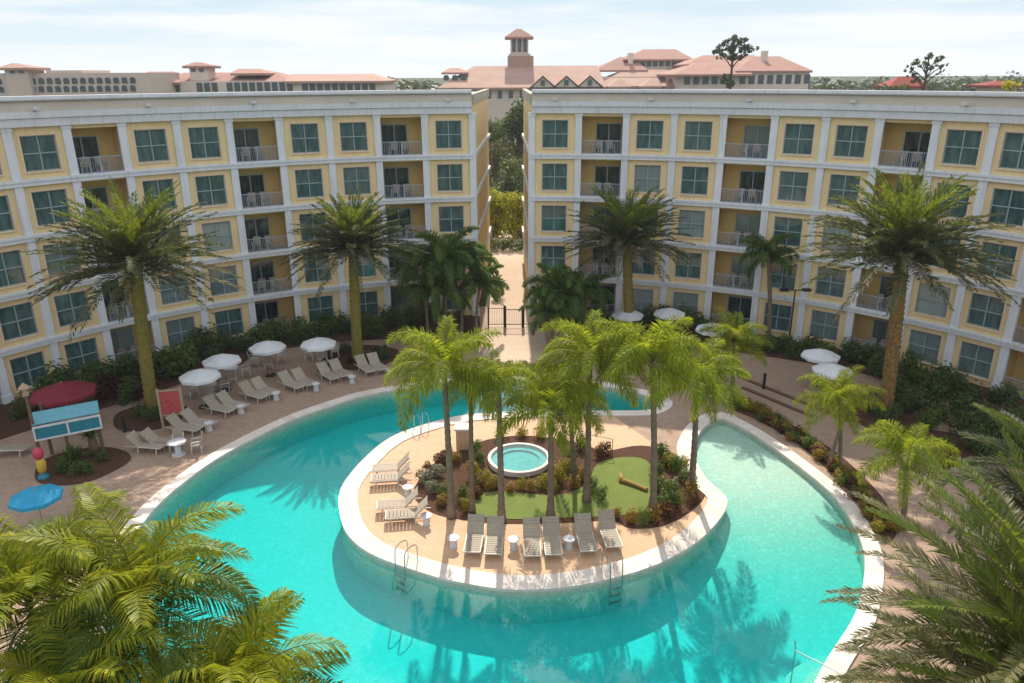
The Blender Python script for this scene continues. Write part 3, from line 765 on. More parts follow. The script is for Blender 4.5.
for i, px in enumerate(((905, 440), (918, 452), (928, 432), (945, 452), (955, 470), (975, 485), (940, 470))):
    shrub(('0', '2', 'g')[i % 3], G(*px), 1.0, ('green spiky plant in the bed right of the tallest date palm', 'yellow-green spiky plant in the bed right of the tallest date palm', 'mid green shrub at the front of the bed right of the tallest date palm')[i % 3], ('green spiky plants', 'yellow-green spiky plants', 'mid green front shrubs')[i % 3] + ' right of the tallest date palm', name='shrub' if i % 3 == 2 else 'plant')
# the strip of planting between right pool coping and deck
L0 = [(735, 407), (765, 421), (800, 445), (832, 473), (860, 505), (882, 533)]
Ls = spline([G(*p) for p in L0], False, 9)
for i, p in enumerate(Ls):
    for k in range(2):
        kk = rnd.choice('yyggroo'); q = (p.x + rnd.uniform(-.35, .45), p.y + rnd.uniform(-.35, .45))
        nm = {'y': 'yellow', 'g': 'green', 'r': 'dark red', 'o': 'orange'}[kk]
        shrub(kk, q, rnd.uniform(.42, .68), f'low {nm} shrub in the strip bed beside the right pool', f'{nm} shrubs beside the right pool', .45)
# island planting
GI = 'shrubs in the island garden'
isl = [('w', 424, 482, .9), ('w', 436, 476, .8), ('w', 432, 492, .8), ('r', 428, 474, .7), ('r', 440, 464, .8), ('r', 448, 460, .8), ('o', 456, 462, .7), ('g', 446, 498, .8), ('o', 440, 504, .7), ('g', 462, 500, .8), ('y', 466, 512, .6),
       ('y', 474, 478, .8), ('y', 482, 484, .8), ('o', 490, 490, .6), ('y', 496, 488, .7), ('o', 508, 492, .6), ('y', 520, 490, .6), ('o', 530, 492, .6), ('y', 542, 488, .8), ('y', 556, 484, .9), ('y', 562, 474, .9), ('g', 566, 466, .9), ('y', 552, 492, .7),
       ('o', 574, 488, .8), ('o', 584, 482, .8), ('r', 596, 458, .7), ('r', 604, 456, .7), ('g', 478, 466, .8), ('g', 476, 452, .8), ('g', 660, 462, 1.), ('y', 668, 466, .9), ('g', 674, 476, 1.), ('y', 680, 470, .8), ('g', 684, 486, .9), ('o', 690, 496, .8), ('g', 664, 500, 1.), ('w', 672, 496, .9), ('g', 660, 510, .9), ('g', 676, 508, .9), ('r', 690, 506, .7), ('o', 650, 522, .8), ('g', 640, 524, .7), ('o', 628, 524, .7),
       ('o', 614, 518, .5), ('r', 666, 518, .8), ('g', 500, 438, .8), ('y', 520, 437, .8), ('y', 540, 438, .8), ('g', 560, 442, .8), ('g', 580, 450, .9), ('g', 590, 490, .8), ('g', 600, 500, .7), ('g', 656, 480, .9), ('g', 654, 490, .9)]
cn = {'w': 'grey-green', 'r': 'red-leaved', 'o': 'orange flowering', 'g': 'green', 'y': 'yellow'}
for k, x, y, s in isl:
    where = 'left of the hot tub' if x < 475 else ('in front of and around the hot tub' if x < 570 and y > 445 else ('behind the hot tub' if y < 445 else ('on the right side of the island garden' if x > 620 else 'between the hot tub and the lawn')))
    shrub(k, G(x, y), s*.82, f'{cn[k]} shrub {where}', f'{cn[k]} shrubs {where}')
for x, y in ((476, 490), (478, 497)): shrub('r', G(x, y), .5, 'small bright red plant at the lawn edge by the left palms', 'red plants at the lawn edge')
# flowers and greenery behind the channel at the foot of the path
for i, x in enumerate(range(512, 560, 6)):
    shrub('yog'[i % 3], G(x, 372+2*(i % 2)), .7, f'{("yellow", "orange", "green")[i % 3]} shrub on the far bank of the pool at the end of the path', f'{("yellow", "orange", "green")[i % 3]} shrubs on the far bank')
mb = MB()
k = .0
b = MB(); b.tube([(0, 0, 0), (.05, 0, .5), (0, .03, 1.0)], [.2, .24, .16], 9); ptr = b.mesh('trunk', M['wood'], True)
t = thing('cycad', 'squat sago plant with thick brown trunk beside the teal kiosk', 'plant', (*G(94, 452), .04)); link('trunk', ptr, t); link('crown', SP[0], t, (0, 0, .95), 0, 1.0)
o = link('plant', SP[0], None, (*G(72, 462), .05), 0, 1.5); tag(o, 'bright green spiky plant in the dark bed under the teal kiosk sign', 'plant')
for i, px in enumerate(((60, 470), (88, 470), (76, 472), (102, 458))):
    shrub('d', G(*px), .6, 'low dark shrub in the round bed under the teal kiosk', 'shrubs under the teal kiosk')

# ------------------------------------------------------------------ trees behind
def crown_mesh(seed, clumps, n, s, m, name='crown'):
    r = random.Random(seed); b = MB()
    for c, rad in clumps:
        c = Vector(c); k = int(n*rad**2)
        for _ in range(k):
            d = Vector((r.gauss(0, 1), r.gauss(0, 1), r.gauss(0, .8))).normalized()
            q = c + d*rad*r.uniform(.5, 1.05)
            nn = (d + Vector((r.uniform(-1, 1), r.uniform(-1, 1), r.uniform(-.2, 1)))).normalized()
            u = nn.orthogonal().normalized(); u = Matrix.Rotation(r.uniform(0, 6.28), 3, nn) @ u; v = nn.cross(u); l = s*r.uniform(.6, 1.4)
            b.quad(q-u*l/2, q+v*l*.35, q+u*l/2, q-v*l*.35)
    return b.mesh(name, m)
def tree(label, xy, h, w, m, seed, group=None, n=26, s=.5, trunk=True, low=.3, name='tree', cl=9):
    r = random.Random(seed)
    t = thing(name, label, 'tree', (*xy, 0), 0, group)
    b = MB(); b.tube([(0, 0, 0), (.05*w, 0, h*.4), (0, .04*w, h*.8)], [w*.09+.05, w*.06+.04, .05], 8)
    cls = []
    for i in range(cl):
        a = i*GA; q = r.uniform(.1, .75)*w/2; z = h*(low + (1-low)*r.uniform(.12, .86)); rd = w*r.uniform(.2, .32)
        cls.append(((q*math.cos(a), q*math.sin(a), z), rd))
        b.tube([(0, 0, h*.35), (q*math.cos(a)*.6, q*math.sin(a)*.6, (h*.35+z)/2), (q*math.cos(a), q*math.sin(a), z)], [w*.03+.02, w*.02+.02, .02], 5)
    b.build('trunk', M['bark'], t)
    link('crown', crown_mesh(seed, cls, n, s, m), t)
    return t
tree('tall dark green tree seen at the far end of the passage', (1.2, 118), 14.4, 7.2, M['tree'], 3, None, 90, .45, low=.3)
tree('brownish half bare tree left in the far end of the passage', (-2.6, 112), 10.2, 5, M['treeb'], 4, None, 60, .35, low=.15)
tree('greyish tree behind the brown one at the end of the passage', (1.2, 104), 7.6, 5, M['treeb'], 8, None, 60, .35, low=.1)
tree('yellow-green bushy tree closing the left end of the passage', (-1.9, 86), 5.6, 3.9, M['treey'], 5, None, 230, .28, low=.0, cl=16)
tree('yellow-green bushy tree closing the right end of the passage', (.95, 85), 5.4, 3.8, M['treey'], 6, None, 230, .28, low=.0, cl=16)
tree('dark rounded tree filling the middle of the view through the passage', (-.6, 100), 9.4, 5.8, M['tree'], 14, None, 90, .35, low=.1)
tree('slender dark tree left of centre far beyond the passage', (-2.6, 125), 12.6, 6.0, M['tree'], 17, None, 90, .4, low=.1)
tree('pale green tall tree behind the dark one at the end of the passage', (3.0, 135), 13.5, 8, M['fartree'], 15, None, 60, .5, low=.15)
tree('tall brownish tree at left far behind the passage', (-4.6, 140), 14.2, 9, M['treeb'], 16, None, 60, .5, low=.1)
for i, (x, y) in enumerate(((497, 288), (500, 300))):
    shrub('g', G(x, y), 1.2-.2*i, ('bright green shrub at the left wall inside the passage', 'darker shrub just inside the passage on its left')[i], 'shrubs in the passage')
for i in range(5):
    shrub('d', (-1.9+.95*i, 78.4+.2*(i % 2)), 1.25, 'dark shrub in a low row across the end of the passage', 'shrubs across the end of the passage')

# ------------------------------------------------------------------ furniture
def make_lounger(back=46):
    t = thing('sun_lounger', 'x', 'sun lounger')
    fr = MB(); w, L, h = .64, 1.95, .36; hb = .72       # head at +y
    for sx in (-1, 1):
        fr.bar((sx*w/2, -L/2, h), (sx*w/2, L/2-hb, h), .045)
        fr.bar((sx*w/2, L/2-hb, h), (sx*w/2, L/2-.05, h), .03)
    fr.bar((-w/2, -L/2, h), (w/2, -L/2, h), .045); fr.bar((-w/2, L/2-hb, h-.03), (w/2, L/2-hb, h-.03), .04)
    fr.build('frame', M['lframe'], t)
    s = MB()
    for i in range(8):
        y0 = -L/2+.03 + i*(L-hb-.04)/8; s.box((0, y0+.068, h+.025), (w-.03, .125, .03))
    s.build('seat', M['sling'], t)
    b = MB(); a = R_(back); Mx = Matrix.Translation((0, L/2-hb, h+.02)) @ Matrix.Rotation(a, 4, 'X')
    for i in range(6): b.box((0, .06+i*.128, .012), (w-.03, .118, .03), 0, Mx)
    for sx in (-1, 1): b.box((sx*w/2, .39, 0), (.04, .80, .04), 0, Mx)
    b.build('backrest', M['sling'], t)
    for sx in (-1, 1):
        for y in (-L/2+.22, L/2-hb-.02):
            l = MB(); l.bar((sx*(w/2-.02), y, h-.02), (sx*(w/2-.0), y+.03, 0), .045); l.build('leg', M['lframe'], t)
    return t
lounger0 = make_lounger(); first = [True]
def put_lounger(px, face, label, group, ox=0):
    """px: ground pixel under its middle; face: ground point the feet point to"""
    x, y = G(*px) if len(px) == 2 and px[1] > 60 else px
    rz = math.atan2(face[1]-y, face[0]-x) + math.pi/2
    if first[0]:
        first[0] = False; r = lounger0; r.location = (x, y, .012); r.rotation_euler = (0, 0, rz); r['label'] = label; r['group'] = group; return r
    return dup(lounger0, (x, y, .012), rz, label, group)
def make_table(r, h, name, label, m):
    t = thing(name, label, 'table')
    b = MB(); b.tube([(0, 0, h-.04), (0, 0, h)], r, 18); b.build('table_top', m, t)
    b = MB(); b.tube([(0, 0, .03), (0, 0, h-.04)], [.16, .13], 10); b.build('pedestal', m, t)
    b = MB(); b.tube([(0, 0, 0), (0, 0, .03)], r*.75, 14); b.build('foot', m, t)
    return t
st0 = make_table(.24, .46, 'side_table', 'x', M['plastic']); tfirst = [True]
def put_table(xy, label, group, z=.012):
    if tfirst[0]:
        tfirst[0] = False; st0.location = (*xy, z); st0['label'] = label; st0['group'] = group; return st0
    return dup(st0, (*xy, z), 0, label, group)
ISC = (.6, 30.8)
pairs = [((146, 448), (160, 445), 'farthest left at the pool edge', None), ((184, 430), (198, 425), 'in front of the red sign', (209, 428)), ((219, 411), (232, 407), 'below the leftmost white parasols', (241, 411)),
         ((253, 397), (265, 393), 'fourth from the left in the shaded row', (276, 398)), ((291, 387), (304, 384), 'directly below the parasol group', (316, 389)), ((328, 378), (340, 375), 'below the rightmost left parasol', (352, 382)), ((365, 371), (377, 369), 'at the right end of the shaded row', (390, 376))]
LG = 'tan loungers in the shaded row left of the pool'
for a, b_, lab, tb in pairs:
    put_lounger(a, ISC, f'tan slatted lounger, left one of the pair {lab}', LG)
    put_lounger(b_, ISC, f'tan slatted lounger, right one of the pair {lab}', LG)
    if tb: put_table(G(*tb), f'white round side table beside the lounger pair {lab}', 'white side tables in the shaded row')
put_lounger((8, 450), (-15, 34), 'pale lounger alone at the far left edge behind the kiosk', 'loungers behind the kiosk')
IL = 'loungers on the island deck'
for px, lab in (((392, 473), 'upper one of the upper pair on the left island deck'), ((392, 483), 'lower one of the upper pair on the left island deck'), ((399, 510), 'upper one of the lower pair on the left island deck'), ((408, 520), 'lower one of the lower pair on the left island deck')):
    x, y = G(*px); put_lounger(px, (x-10, y-1.2), 'tan slatted lounger, '+lab, IL)
for px, lab in (((407, 495), 'between the two lounger pairs on the left island deck'), ((425, 524), 'beside the lowest lounger on the left island deck')): put_table(G(*px), 'white round side table '+lab, 'side tables on the island')
nmz = ['leftmost', 'second', 'third', 'fourth', 'fifth', 'sixth and rightmost']
for i, px in enumerate(((473, 545), (493, 547), (530, 549), (550, 548), (583, 545), (607, 541))):
    x, y = G(*px); put_lounger(px, (x+(x-.6)*.25, y-8), f'lounger on the near island edge, {nmz[i]} of six from the left', IL)
for i, px in enumerate(((512, 549), (567, 549), (452, 547))): put_table(G(*px), f'white round side table {("between the second and third", "between the fourth and fifth", "left of the first")[i]} near loungers', 'side tables on the island')

def make_umbrella(m, label, cat='parasol', r=1.12, h=2.3, group=None, drop=.4):
    t = thing('parasol', label, cat, group=group)
    c = MB(); k = 8; z0 = h-drop
    tip = (0, 0, h)
    for i in range(k):
        a, b = 2*math.pi*i/k, 2*math.pi*(i+1)/k
        P = [(.5*r*math.cos(q), .5*r*math.sin(q), h-drop*.42) for q in (a, b)]; Q = [(r*math.cos(q), r*math.sin(q), z0) for q in (a, b)]
        c.tri(tip, P[0], P[1]); c.quad(P[0], Q[0], Q[1], P[1])
        c.quad(Q[0], (Q[0][0], Q[0][1], z0-.16), (Q[1][0], Q[1][1], z0-.16), Q[1])
    c.build('canopy', m, t)
    b = MB(); b.tube([(0, 0, .05), (0, 0, h+.06)], .03, 8); b.build('pole', M['wood2'], t)
    b = MB(); b.tube([(0, 0, 0), (0, 0, .07)], [.33, .28], 14); b.build('base', M['black'], t)
    for i in range(k):
        a = 2*math.pi*i/k; b = MB(); b.bar((0, 0, h-.09), (.96*r*math.cos(a), .96*r*math.sin(a), z0-.03), .025); b.build('rib', M['wood2'], t)
    return t
u0 = make_umbrella(M['canvas'], 'x'); UG = 'white parasols on the deck'
for i, (px, lab) in enumerate((((199, 370), 'white parasol nearest the red sign, lowest of the left four'), ((221, 355), 'white parasol just behind the lowest left one'), ((267, 342), 'white parasol above the left dining set, third from the left'), ((318, 339), 'white parasol left of the second date palm trunk'),
        ((628, 313), 'white parasol partly behind the date palm trunk by the right wing'), ((670, 312), 'white parasol in front of dark ground floor windows of the right wing'), ((713, 328), 'white parasol above the feathery palms before the right wing'), ((821, 355), 'white parasol on the right deck left of the tallest date palm, farther of two'), ((833, 370), 'white parasol on the right deck left of the tallest date palm, nearer of two'))):
    x, y = G(px[0], px[1], 2.1)
    if i == 0: u = u0; u.location = (x, y, .01); u['label'] = lab; u['group'] = UG; u.rotation_euler.z = .2
    else: dup(u0, (x, y, .01), rnd.uniform(0, .8), lab, UG)
# dining sets under the left parasols
def make_chair():
    t = thing('dining_chair', 'x', 'chair'); w = .5
    s = MB(); s.box((0, 0, .44), (w, .5, .04)); s.build('seat', M['sling'], t)
    Mx = Matrix.Translation((0, .25, .45)) @ Matrix.Rotation(R_(-10), 4, 'X')
    b = MB(); b.box((0, 0, .27), (w, .035, .52), 0, Mx); b.build('backrest', M['sling'], t)
    for sx in (-1, 1):
        for y in (-.22, .22):
            l = MB(); l.bar((sx*.22, y, .43), (sx*.24, y*1.08, 0), .035); l.build('leg', M['plastic'], t)
        a = MB(); a.bar((sx*.25, -.2, .64), (sx*.25, .26, .66), .04); a.bar((sx*.25, -.2, .64), (sx*.25, -.2, .43), .03); a.build('armrest', M['plastic'], t)
    return t
ch0 = make_chair(); cfirst = True
dt0 = make_table(.44, .72, 'dining_table', 'x', M['plastic']); dfirst = True
sets = [((210, 392), 'under the lowest left parasol'), ((232, 376), 'under the second left parasol'), ((268, 362), 'under the third left parasol'), ((322, 357), 'under the parasol by the second date palm'), ((178, 452), 'at the pool edge by the first lounger pair')]
for si, (px, lab) in enumerate(sets):
    x, y = G(*px)
    if dfirst: dfirst = False; dt0.location = (x, y, .012); dt0['label'] = 'round white dining table '+lab; dt0['group'] = 'dining tables'
    else: dup(dt0, (x, y, .012), 0, 'round white dining table '+lab, 'dining tables')
    for k, dn in enumerate(('far', 'left', 'near', 'right')):
        if si == 4 and k in (1, 2): continue
        a = R_(90+90*k) + .35; cx, cy = x+.85*math.cos(a), y+.85*math.sin(a)
        lb = f'pale armchair, {dn} side of table {lab}'
        if cfirst: cfirst = False; ch0.location = (cx, cy, .012); ch0.rotation_euler = (0, 0, a-math.pi/2); ch0['label'] = lb; ch0['group'] = 'dining chairs'
        else: dup(ch0, (cx, cy, .012), a-math.pi/2, lb, 'dining chairs')

ORD = ('ground', 'second', 'third', 'fourth', 'top'); nth = {1: 'first', 4: 'second', 7: 'third', 10: 'fourth'}
for mid, u, nrm, ang, z, mir, fl, bi in BALC:
    if bi > 9: continue
    for sx in (-1, 1):
        p = mid + u*(.48*sx - .1*mir) + nrm*.72
        dup(ch0, (p.x, p.y, z+.012), ang + .35*sx, f'{"left" if sx < 0 else "right"} chair on {ORD[fl]} floor balcony, {nth[bi]} from passage, {"left" if mir > 0 else "right"} wing', 'chairs on the hotel balconies')

# kiosk sign structure
kx, ky = G(42, 462)
kx += .35
K = thing('kiosk', 'teal and white slatted roof kiosk on dark posts at the left edge', 'kiosk', (kx, ky, 0), R_(30), sc=(.86, .9, .97))
for x, y, h in ((-.35, 0, 3.9), (1.05, -.1, 1.7), (2.7, .1, 2.1), (.1, 1.5, 2.9)):
    b = MB(); b.tube([(x, y, 0), (x, y, h)], [.1, .085], 9); b.build('post', M['wood'], K)
b = MB(); b.box((-.35, 0, 3.95), (.3, .3, .1)); b.box((-.35, 0, 4.15), (.24, .24, .3)); b.tube([(-.35, 0, 4.3), (-.35, 0, 4.55)], [.3, .03], 8); b.build('lantern', M['wood2'], K)
b = MB(); Mr = Matrix.Translation((1.25, .0, 2.32)) @ Matrix.Rotation(R_(14), 4, 'X')
b.box((0, .45, .06), (3.3, 1.1, .06), 0, Mr); b.build('roof_panel', M['paleblue'], K)
for z in (1.6, 2.26): b = MB(); b.box((1.25, -.25, z), (3.3, .1, .09)); b.build('sign_frame', M['plastic'], K)
for x in (-.36, 1.25, 2.86): b = MB(); b.box((x, -.25, 1.93), (.1, .1, .57)); b.build('sign_frame', M['plastic'], K)
for x in (.445, 2.055): b = MB(); b.box((x, -.24, 1.93), (1.5, .05, .57)); b.build('sign_panel', M['teal'], K)
u = make_umbrella(M['maroon'], 'maroon parasol standing behind the teal kiosk', r=1.6, h=2.7, group=None, drop=.55); u.location = (*G(62, 384, 2.4), .01)
u = make_umbrella(M['tealcloth'], 'bright blue parasol in sunlight below the kiosk at the left edge', r=1.0, h=1.9, drop=.3); u.location = (*G(34, 490, 1.7), .01)
bx, by = G(43, 474)
S = thing('parrot_statue', 'small painted statue in pink, yellow and blue at the foot of the kiosk', 'statue', (bx, by, .01))
b = MB(); b.tube([(0, 0, 0), (0, 0, .1), (0, 0, .25)], [.26, .26, .12], 10); b.build('base', M['teal'], S)
b = MB(); b.tube([(0, 0, .25), (.0, 0, .45), (.02, 0, .8), (0, 0, 1.05)], [.1, .2, .22, .12], 10); b.build('body', M['gold'], S, True)
b = MB(); b.tube([(0, 0, 1.0), (0, -.02, 1.2), (0, 0, 1.45), (0, 0, 1.58)], [.13, .24, .22, .06], 10); b.build('head', M['pink'], S, True)
sx, sy = G(174, 424)
S = thing('sign_board', 'red notice board in a pale wooden frame beside the leftmost date palm', 'sign', (sx, sy, .01), R_(12))
for x in (-.56, .56): b = MB(); b.bar((x, 0, 0), (x, 0, 2.25), .12); b.build('post', M['wood2'], S)
for z in (2.12, .72): b = MB(); b.box((0, 0, z), (1.0, .08, .09)); b.build('crossbar', M['wood2'], S)
b = MB(); b.box((0, 0, 1.42), (.98, .05, 1.28)); b.build('panel', M['redsign'], S)
def bollard(px, lab):
    x, y = G(*px); t = thing('bollard_light', lab, 'bollard', (x, y, .01), group='dark bollard lights on the deck')
    b = MB(); b.tube([(0, 0, 0), (0, 0, .8)], .085, 10); b.build('post', M['black'], t)
    b = MB(); b.tube([(0, 0, .8), (0, 0, .86), (0, 0, .95), (0, 0, 1.0)], [.06, .1, .1, .04], 10); b.build('cap', M['black'], t)
bollard((124, 429), 'dark bollard light between the kiosk and the leftmost date palm'); bollard((386, 358), 'dark bollard light right of the second date palm'); bollard((763, 391), 'dark bollard light on the shaded deck right of the pool'); bollard((836, 392), 'dark bollard light under the nearer right parasol')
lx, ly = G(788, 350)
t = thing('lamp_post', 'dark twin-headed lamp post in front of the right wing', 'lamp post', (lx, ly, .01))
b = MB(); b.tube([(0, 0, 0), (0, 0, .3), (0, 0, 4.1)], [.12, .07, .05], 8); b.build('pole', M['black'], t)
b = MB(); b.bar((-.6, 0, 4.08), (.6, 0, 4.08), .06); b.build('arm', M['black'], t)
for s in (-1, 1): b = MB(); b.box((s*.75, 0, 4.1), (.55, .34, .14)); b.box((s*.75, 0, 4.02), (.42, .26, .04)); b.build('lamp_head', M['black'], t)
# gate and fences in the passage
gy = 53.0
t = thing('metal_gate', 'dark metal gate standing across the pale path', 'gate', (.15, gy, .016))
for x in (-.62, .62): b = MB(); b.box((x, 0, .85), (.12, .12, 1.7)); b.build('post', M['black'], t)
b = MB()
for z in (.25, 1.4): b.box((0, 0, z), (1.1, .04, .06))
for i in range(8): b.box((-.5+i*.143, 0, .83), (.02, .02, 1.15))
b.build('gate_panel', M['black'], t)
for s, lab in ((-1, 'dark metal fence left of the gate in the passage'), (1, 'dark metal fence right of the gate in the passage')):
    x0 = .15+s*.72; x1 = -1.75 if s < 0 else 2.2
    t = thing('metal_fence', lab, 'fence', ((x0+x1)/2, gy+.2, .016)); w = abs(x1-x0)
    b = MB(); b.box((0, 0, 1.45), (w, .04, .05)); b.box((0, 0, .2), (w, .04, .05)); b.build('rail', M['black'], t)
    b = MB()
    for i in range(int(w/.13)): b.box((-w/2+(i+.5)*.13, 0, .83), (.02, .02, 1.2))
    b.build('bars', M['black'], t)
    for x in (-w/2, w/2): b = MB(); b.box((x, 0, .85), (.1, .1, 1.7)); b.build('post', M['black'], t)
# hot tub
hx, hy = G(518, 462)
t = thing('hot_tub', 'round hot tub with pale rim in the middle of the island', 'hot tub', (hx, hy, 0))
b = MB(); k = 40; r0, r1 = 1.36, 1.52
for i in range(k):
    a, c = 2*math.pi*i/k, 2*math.pi*(i+1)/k; f = lambda q, r, z: (r*math.cos(q), r*math.sin(q), z)
    b.quad(f(a, r0, .27), f(a, r1, .27), f(c, r1, .27), f(c, r0, .27)); b.quad(f(a, r1, 0), f(c, r1, 0), f(c, r1, .27), f(a, r1, .27))
    b.quad(f(c, r0, .27), f(c, r0, .14), f(a, r0, .14), f(a, r0, .27))
b.build('rim', M['coping'], t)
b = MB()
for ra, rb, za, zb in ((1.38, 1.38, .24, .13), (1.38, 1.0, .13, .13), (1.0, 1.0, .13, .055), (1.0, .01, .055, .055)):
    for i in range(k):
        a, c = 2*math.pi*i/k, 2*math.pi*(i+1)/k; b.quad(f(a, ra, za), f(c, ra, za), f(c, rb, zb), f(a, rb, zb))
b.build('basin', M['tub'], t)
b = MB(); b.tube([(0, 0, .05), (0, 0, .21)], 1.375, 40); b.build('water', M['tubwater'], t)
# beige pier and low wall behind the hot tub
px_, py_ = G(462, 447)
t = thing('stone_pier', 'square beige pier at the back left of the island garden', 'pier', (px_, py_, 0))
b = MB(); b.box((0, 0, .55), (.62, .62, 1.1)); b.build('shaft', M['island'], t); b = MB(); b.box((0, 0, 1.15), (.78, .78, .1)); b.build('cap', M['coping'], t)
# ladders and handrails
def ladder(px, ang, lab):
    x, y = G(*px); t = thing('pool_ladder', lab, 'ladder', (x, y, 0), ang, 'steel pool ladders')
    for s in (-.25, .25):
        b = MB(); pts = [(s, .45, .0)] + [(s, .45-.45*(1-math.cos(q))*.75, .75+.2*math.sin(q)) for q in [math.pi*i/8 for i in range(9)]] + [(s, -.26, .2), (s, -.26, -1.0)]
        b.tube(pts, .022, 7); b.build('rail', M['metal'], t)
    for z in (-.3, -.6, -.9): b = MB(); b.box((0, -.26, z), (.5, .09, .035)); b.build('step', M['metal'], t)
ladder((403, 566), R_(-36), 'steel pool ladder at the lower left rim of the island'); ladder((611, 579), R_(20), 'steel pool ladder at the lower right rim of the island'); ladder((420, 428), R_(215), 'steel pool ladder at the upper left rim of the island')
def handrail(pts, lab, grp=None):
    o = Vector(pts[0]); o.z = 0
    t = thing('handrail', lab, 'handrail', o, 0, grp)
    b = MB(); b.tube([Vector(p)-o for p in pts], .022, 7); b.build('rail', M['metal'], t)
    for p in (pts[1], pts[-2]):
        q = Vector(p)-o; b = MB(); b.tube([(q.x, q.y, -.9 if p is pts[-2] else -.1), (q.x, q.y, q.z)], .02, 6); b.build('post', M['metal'], t)
a, b_ = G(848, 680, .9), G(793, 652, .6)
handrail([(*a, .1), (*a, .85), (*b_, .55), (*G(793, 640, .55), .4)], 'steel handrail entering the pool at the lower right steps')
a, b_ = G(612, 440, .9), G(572, 432, .9)
handrail([(*a, .05), (*a, .9), (*b_, .9), (*b_, .05)], 'steel handrail on the island bank of the back channel')
# underwater steps by the handrail
mb = MB(); sc_ = G(835, 672)
for i, (r, z) in enumerate(((1.2, -.45), (1.8, -.75), (2.4, -1.05))):
    pts = [Vector((sc_[0]+1.0+(r+.6)*math.cos(q), sc_[1]-1.2+(r+.6)*math.sin(q))) for q in [R_(60+150*i/16) for i in range(17)]] + [Vector((sc_[0]+1.6, sc_[1]-1.6))]
    mb.prism([(p.x, p.y) for p in pts], -1.55, z+.0)
struct('pool_steps', mb, M['basin'])
# log on the lawn
lx, ly = G(632, 488)
t = thing('log', 'orange-brown log lying on the island lawn', 'log', (lx, ly, .05), R_(-38))
b = MB(); b.tube([(-.72, 0, .1), (-.2, .02, .1), (.3, 0, .09), (.7, -.02, .08)], [.11, .09, .08, .09], 10); b.build('stem', M['log'], t)
b = MB(); b.tube([(-.62, .0, .16), (-.78, .16, .2), (-.86, .3, .22)], [.09, .08, .05], 8); b.build('stub', M['log'], t)

# ------------------------------------------------------------------ far buildings
def window_mesh(w, h, arch):
    b = MB(); pts = [(-w/2, 0), (w/2, 0), (w/2, h*(.68 if arch else 1))]
    if arch: pts += [(w/2*math.cos(q), h*.68+h*.32*math.sin(q)) for q in [math.pi*i/8 for i in range(1, 8)]]
    pts += [(-w/2, h*(.68 if arch else 1))]
    k = len(pts); b.v = [(x, -.15, z) for x, z in pts] + [(x, .3, z) for x, z in pts]
    b.f = [tuple(range(k)), tuple(reversed(range(k, 2*k)))] + [(i, k+i, k+(i+1) % k, (i+1) % k) for i in range(k)]; b.m = [0]*len(b.f)
    return b.mesh('window', M['farwin'])
def far_root(name, label, px, Y, cat='building'):
    x, y, z = at(px, 88, Y); return thing(name, label, cat, (x, Y, 0))
def fbox(root, name, x0, x1, yt, Y, D, m, zb=0):      # wall block between two columns, top row yt
    a, c = at(x0, yt, Y), at(x1, yt, Y); b = MB(); o = root.location
    b.box(((a[0]+c[0])/2-o.x, Y+D/2-o.y, (c[2]+zb)/2), (abs(c[0]-a[0]), D, c[2]-zb)); return b.build(name, m, root)
def hip(root, x0, x1, ye, r0, r1, yr, Y, D, m, over=.6, name='roof'):   # hip roof: eave row ye, ridge from r0 to r1 at row yr
    o = root.location; e0, e1 = at(x0, ye, Y), at(x1, ye, Y); q0, q1 = at(r0, yr, Y+D/2), at(r1, yr, Y+D/2)
    z = (e0[2]+e1[2])/2; zr = (q0[2]+q1[2])/2; b = MB()
    A = [Vector((e0[0]-over, Y-over, z)), Vector((e1[0]+over, Y-over, z)), Vector((e1[0]+over, Y+D+over, z)), Vector((e0[0]-over, Y+D+over, z))]
    T = [Vector((q0[0], Y+D/2, zr)), Vector((q1[0], Y+D/2, zr))]
    A = [p-o for p in A]; T = [p-o for p in T]
    b.quad(A[0], A[1], T[1], T[0]); b.quad(A[2], A[3], T[0], T[1]); b.tri(A[1], A[2], T[1]); b.tri(A[3], A[0], T[0])
    dn = Vector((0, 0, .5))
    for i in range(4): b.quad(A[i]-dn, A[(i+1) % 4]-dn, A[(i+1) % 4], A[i])
    b.quad(A[3]-dn, A[2]-dn, A[1]-dn, A[0]-dn)
    return b.build(name, m, root)
def fwins(root, xs, y, Y, wpx, hpx, arch=False):
    s = Y/FPX/.9; me = window_mesh(wpx*Y/FPX, hpx*Y/FPX, arch)
    for x in xs:
        p = at(x, y, Y); link('window', me, root, Vector((p[0], p[1]-.02, p[2])) - Vector(root.location))
# beige arched hotel on the left
r = far_root('hotel_building', 'distant beige hotel with rows of small arched windows behind the left wing', 75, 170, 'hotel')
fbox(r, 'wall', -60, 146, 69.5, 170, 18, M['beige']); fbox(r, 'attic', 48, 84, 66.5, 171, 12, M['beige'])
fbox(r, 'tower', 6, 29, 63, 168.5, 6, M['beige']); hip(r, 3, 32, 63.5, 14, 20, 59, 168.5, 6, M['tile'])
fwins(r, [2]+[36+8.3*i for i in range(13)], 80, 170, 5, 5.5, True); fwins(r, [-6, 4]+[36+8.3*i for i in range(13)], 88, 170, 5, 5.5, True)
fwins(r, [15, 24], 69, 168.5, 4.5, 5, True)
